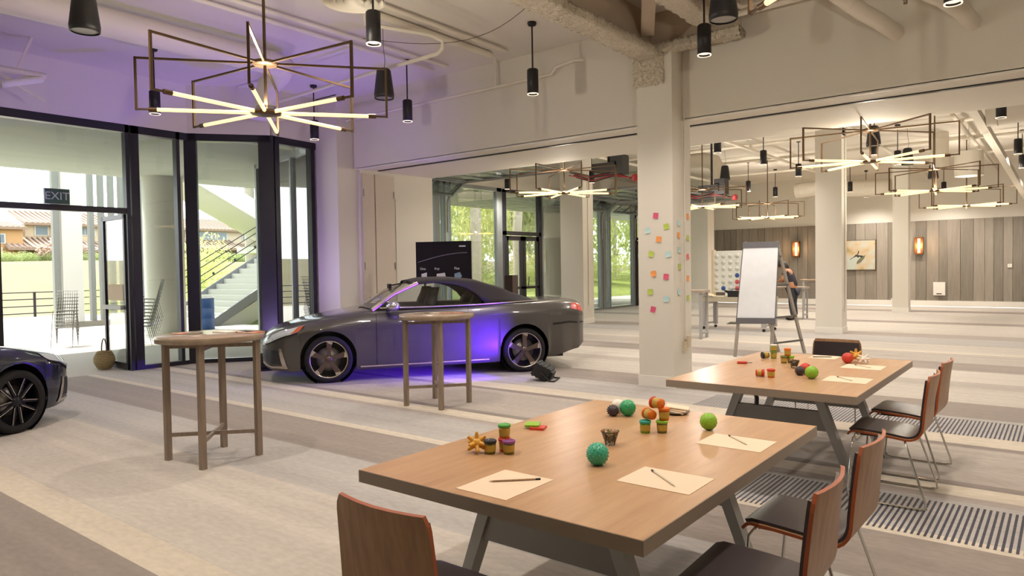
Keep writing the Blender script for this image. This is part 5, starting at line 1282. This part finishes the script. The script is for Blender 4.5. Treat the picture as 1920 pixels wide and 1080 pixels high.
def sconce(x, lab):
    t = thing('wall_sconce', lab, 'wall lamp', (x, 28.80, 2.15)); MB().box(-.13,.13,-.02,.02,-.30,.30).box(-.13,-.10,-.12,0,-.30,.30).box(.10,.13,-.12,0,-.30,.30).box(-.13,.13,-.12,0,.27,.30).box(-.13,.13,-.12,0,-.30,-.27).build('frame', mat('bronze_sconce', '8A5A32', .4, .6), t)
    MB().tube([(0,-.07,-.25),(0,-.07,.25)], .045, 12).build('lamp_tube', mat('sconce_glow', 'FFD9A0', .4, emit='FFC07A', es=1.6), t)
    ld = bpy.data.lights.new('sconce_glow', 'POINT'); ld.energy = 12; ld.color = (1,.62,.32); ld.shadow_soft_size = .08; o = bpy.data.objects.new('sconce_glow', ld); COL.objects.link(o); o.parent = t; o.location = (0,-.2,0)
sconce(-4.19, 'brass wall sconce glowing right of the farthest column'); sconce(-8.40, 'brass wall sconce on the planked wall beside the flip chart')
t = thing('wall_box', 'white square box low on the planked wall with a dark slot', 'wall box', (-3.57, 28.78, .63)); MB().box(-.18,.18,-.05,.03,-.23,.23).build('cover', TRIMW, t); MB().box(-.08,.08,-.056,-.05,-.19,-.16).build('slot', BLACK, t)
t = thing('wall_switch', 'small white switch plate on the planked wall at the far right', 'switch', (-1.55, 28.80, 1.41)); MB().box(-.06,.06,-.02,.01,-.06,.06).build('plate', TRIMW, t); MB().box(-.015,.015,-.028,-.02,-.03,.03).build('rocker', WALL, t)

# ================================================================ PERSON behind the easel
def skin_obj(name, joints, edges, m, parent, sub=2):
    me = bpy.data.meshes.new(name); me.from_pydata([j[0] for j in joints], edges, []); me.materials.append(m)
    o = bpy.data.objects.new(name, me); COL.objects.link(o); o.parent = parent
    md = o.modifiers.new('skin', 'SKIN'); md.use_smooth_shade = True
    for i, j in enumerate(joints):
        v = me.skin_vertices[0].data[i]; r = j[1]; v.radius = (r, r) if not isinstance(r, tuple) else r; v.use_root = (i == 0)
    sd = o.modifiers.new('sub', 'SUBSURF'); sd.levels = sub; sd.render_levels = sub; return o
pr = thing('person', 'person with dark hair in dark clothes bending over a table behind the easel', 'person', (-6.1, 20.6, 0), PI*.95)
SKIN = mat('skin', 'A87656', .55, var=.04); HAIR = mat('dark_hair', '1F1714', .5, var=.3, scale=40); TOP = mat('navy_top', '23222E', .8); JEAN = mat('patterned_trousers', '3A3A44', .8, var=.5, scale=14); BLUE = mat('blue_belt_cloth', '3A4A8A', .8)
# local +x is the way the person faces
J = [((0,0,.93),.135),((.03,0,1.08),.12),((.12,0,1.25),.14),((.20,0,1.38),.11),((.27,0,1.45),.05),((.33,0,1.50),.055),
     ((.17,.17,1.36),.055),((.22,.24,1.14),.042),((.42,.10,1.08),.032),((.17,-.17,1.36),.055),((.22,-.24,1.14),.042),((.42,-.10,1.08),.032),
     ((0,.09,.86),.09),((.02,.11,.48),.06),((-.03,.12,.10),.042),((.10,.13,.04),.035),((0,-.09,.86),.09),((.03,-.11,.48),.06),((-.02,-.12,.10),.042),((.11,-.13,.04),.035)]
ED = [(0,1),(1,2),(2,3),(3,4),(4,5),(3,6),(6,7),(7,8),(3,9),(9,10),(10,11),(0,12),(12,13),(13,14),(14,15),(0,16),(16,17),(17,18),(18,19)]
skin_obj('body', J, ED, SKIN, pr)
skin_obj('shirt', [((0,0,.90),.145),((.03,0,1.08),.130),((.12,0,1.25),.15),((.19,0,1.37),.115),((.17,.16,1.355),.066),((.195,.21,1.24),.058),((.17,-.16,1.355),.066),((.195,-.21,1.24),.058)], [(0,1),(1,2),(2,3),(3,4),(4,5),(3,6),(6,7)], TOP, pr)
skin_obj('trousers', [((0,0,.90),.15),((0,.09,.82),.105),((.02,.11,.48),.072),((-.03,.12,.12),.055),((0,-.09,.82),.105),((.03,-.11,.48),.072),((-.02,-.12,.12),.055)], [(0,1),(1,2),(2,3),(0,4),(4,5),(5,6)], JEAN, pr)
for s in (-1, 1): MB().ball((.06, s*.125, .045), .06, 12, 8, 0, (2.0,.8,.75)).build('shoe', BLACK, pr)
hm = MB(); Mh = Matrix.Translation((.40,0,1.56)) @ Matrix.Rotation(.6, 4, 'Y')
rows = []
for i in range(11):
    a = PI*i/10; rows.append([Mh @ Vector((.092*math.sin(a)*math.cos(b)*(1+.05*math.cos(b)) , .075*math.sin(a)*math.sin(b), -.115*math.cos(a))) for b in [2*PI*k/16 for k in range(16)]])
hm.grid(rows, close=True); hd_ = hm.build('head', SKIN, pr)
MB().add([Mh @ Vector(v) for v in ((.09,.014,-.02),(.09,-.014,-.02),(.118,0,-.03),(.092,0,.03))], [(0,1,2),(0,2,3),(1,3,2)]).build('nose', SKIN, hd_)
for s in (-1, 1):
    MB().ball(Mh @ Vector((.082, s*.03, .012)), .012, 8, 6).build('eye', BLACK, hd_); MB().ball(Mh @ Vector((0, s*.078, -.005)), .02, 8, 6, 0, (.8,.4,1.3)).build('ear', SKIN, hd_)
MB().cbox((0,0,0), (.006,.04,.008), 0, Mh @ Matrix.Translation((.089,0,-.058))).build('mouth', mat('lips', '8A4A44', .5), hd_)
hr = MB(); hr.ball((0,0,0), .112, 18, 12, 0, (1,.9,1.08)); o = hr.build('hair', HAIR, hd_); o.matrix_local = Mh @ Matrix.Translation((-.028,0,.022))
MB().tube([Mh @ Vector(v) for v in ((-.07,0,.03),(-.12,0,-.06),(-.11,0,-.20),(-.06,0,-.30))], [.075,.085,.07,.02], 10).build('long_hair', HAIR, hd_)
for s in (-1, 1):       # hands: palm, four fingers and a thumb
    c = Vector((.42, s*.10, 1.08)); hj = [(c,.028),(c+Vector((.06,-s*.02,-.015)),.032)]; he = [(0,1)]
    for f in range(4):
        b = len(hj); y = -s*.045+s*f*.02; L = (.05,.062,.058,.045)[f]
        hj += [(c+Vector((.09,y,-.02)),.010),(c+Vector((.09+L*.6,y,-.035)),.009),(c+Vector((.09+L,y,-.055)),.008)]; he += [(1,b),(b,b+1),(b+1,b+2)]
    b = len(hj); hj += [(c+Vector((.05,-s*.06,-.01)),.011),(c+Vector((.085,-s*.075,-.03)),.009)]; he += [(1,b),(b,b+1)]
    skin_obj('hand', hj, he, SKIN, pr, 1)
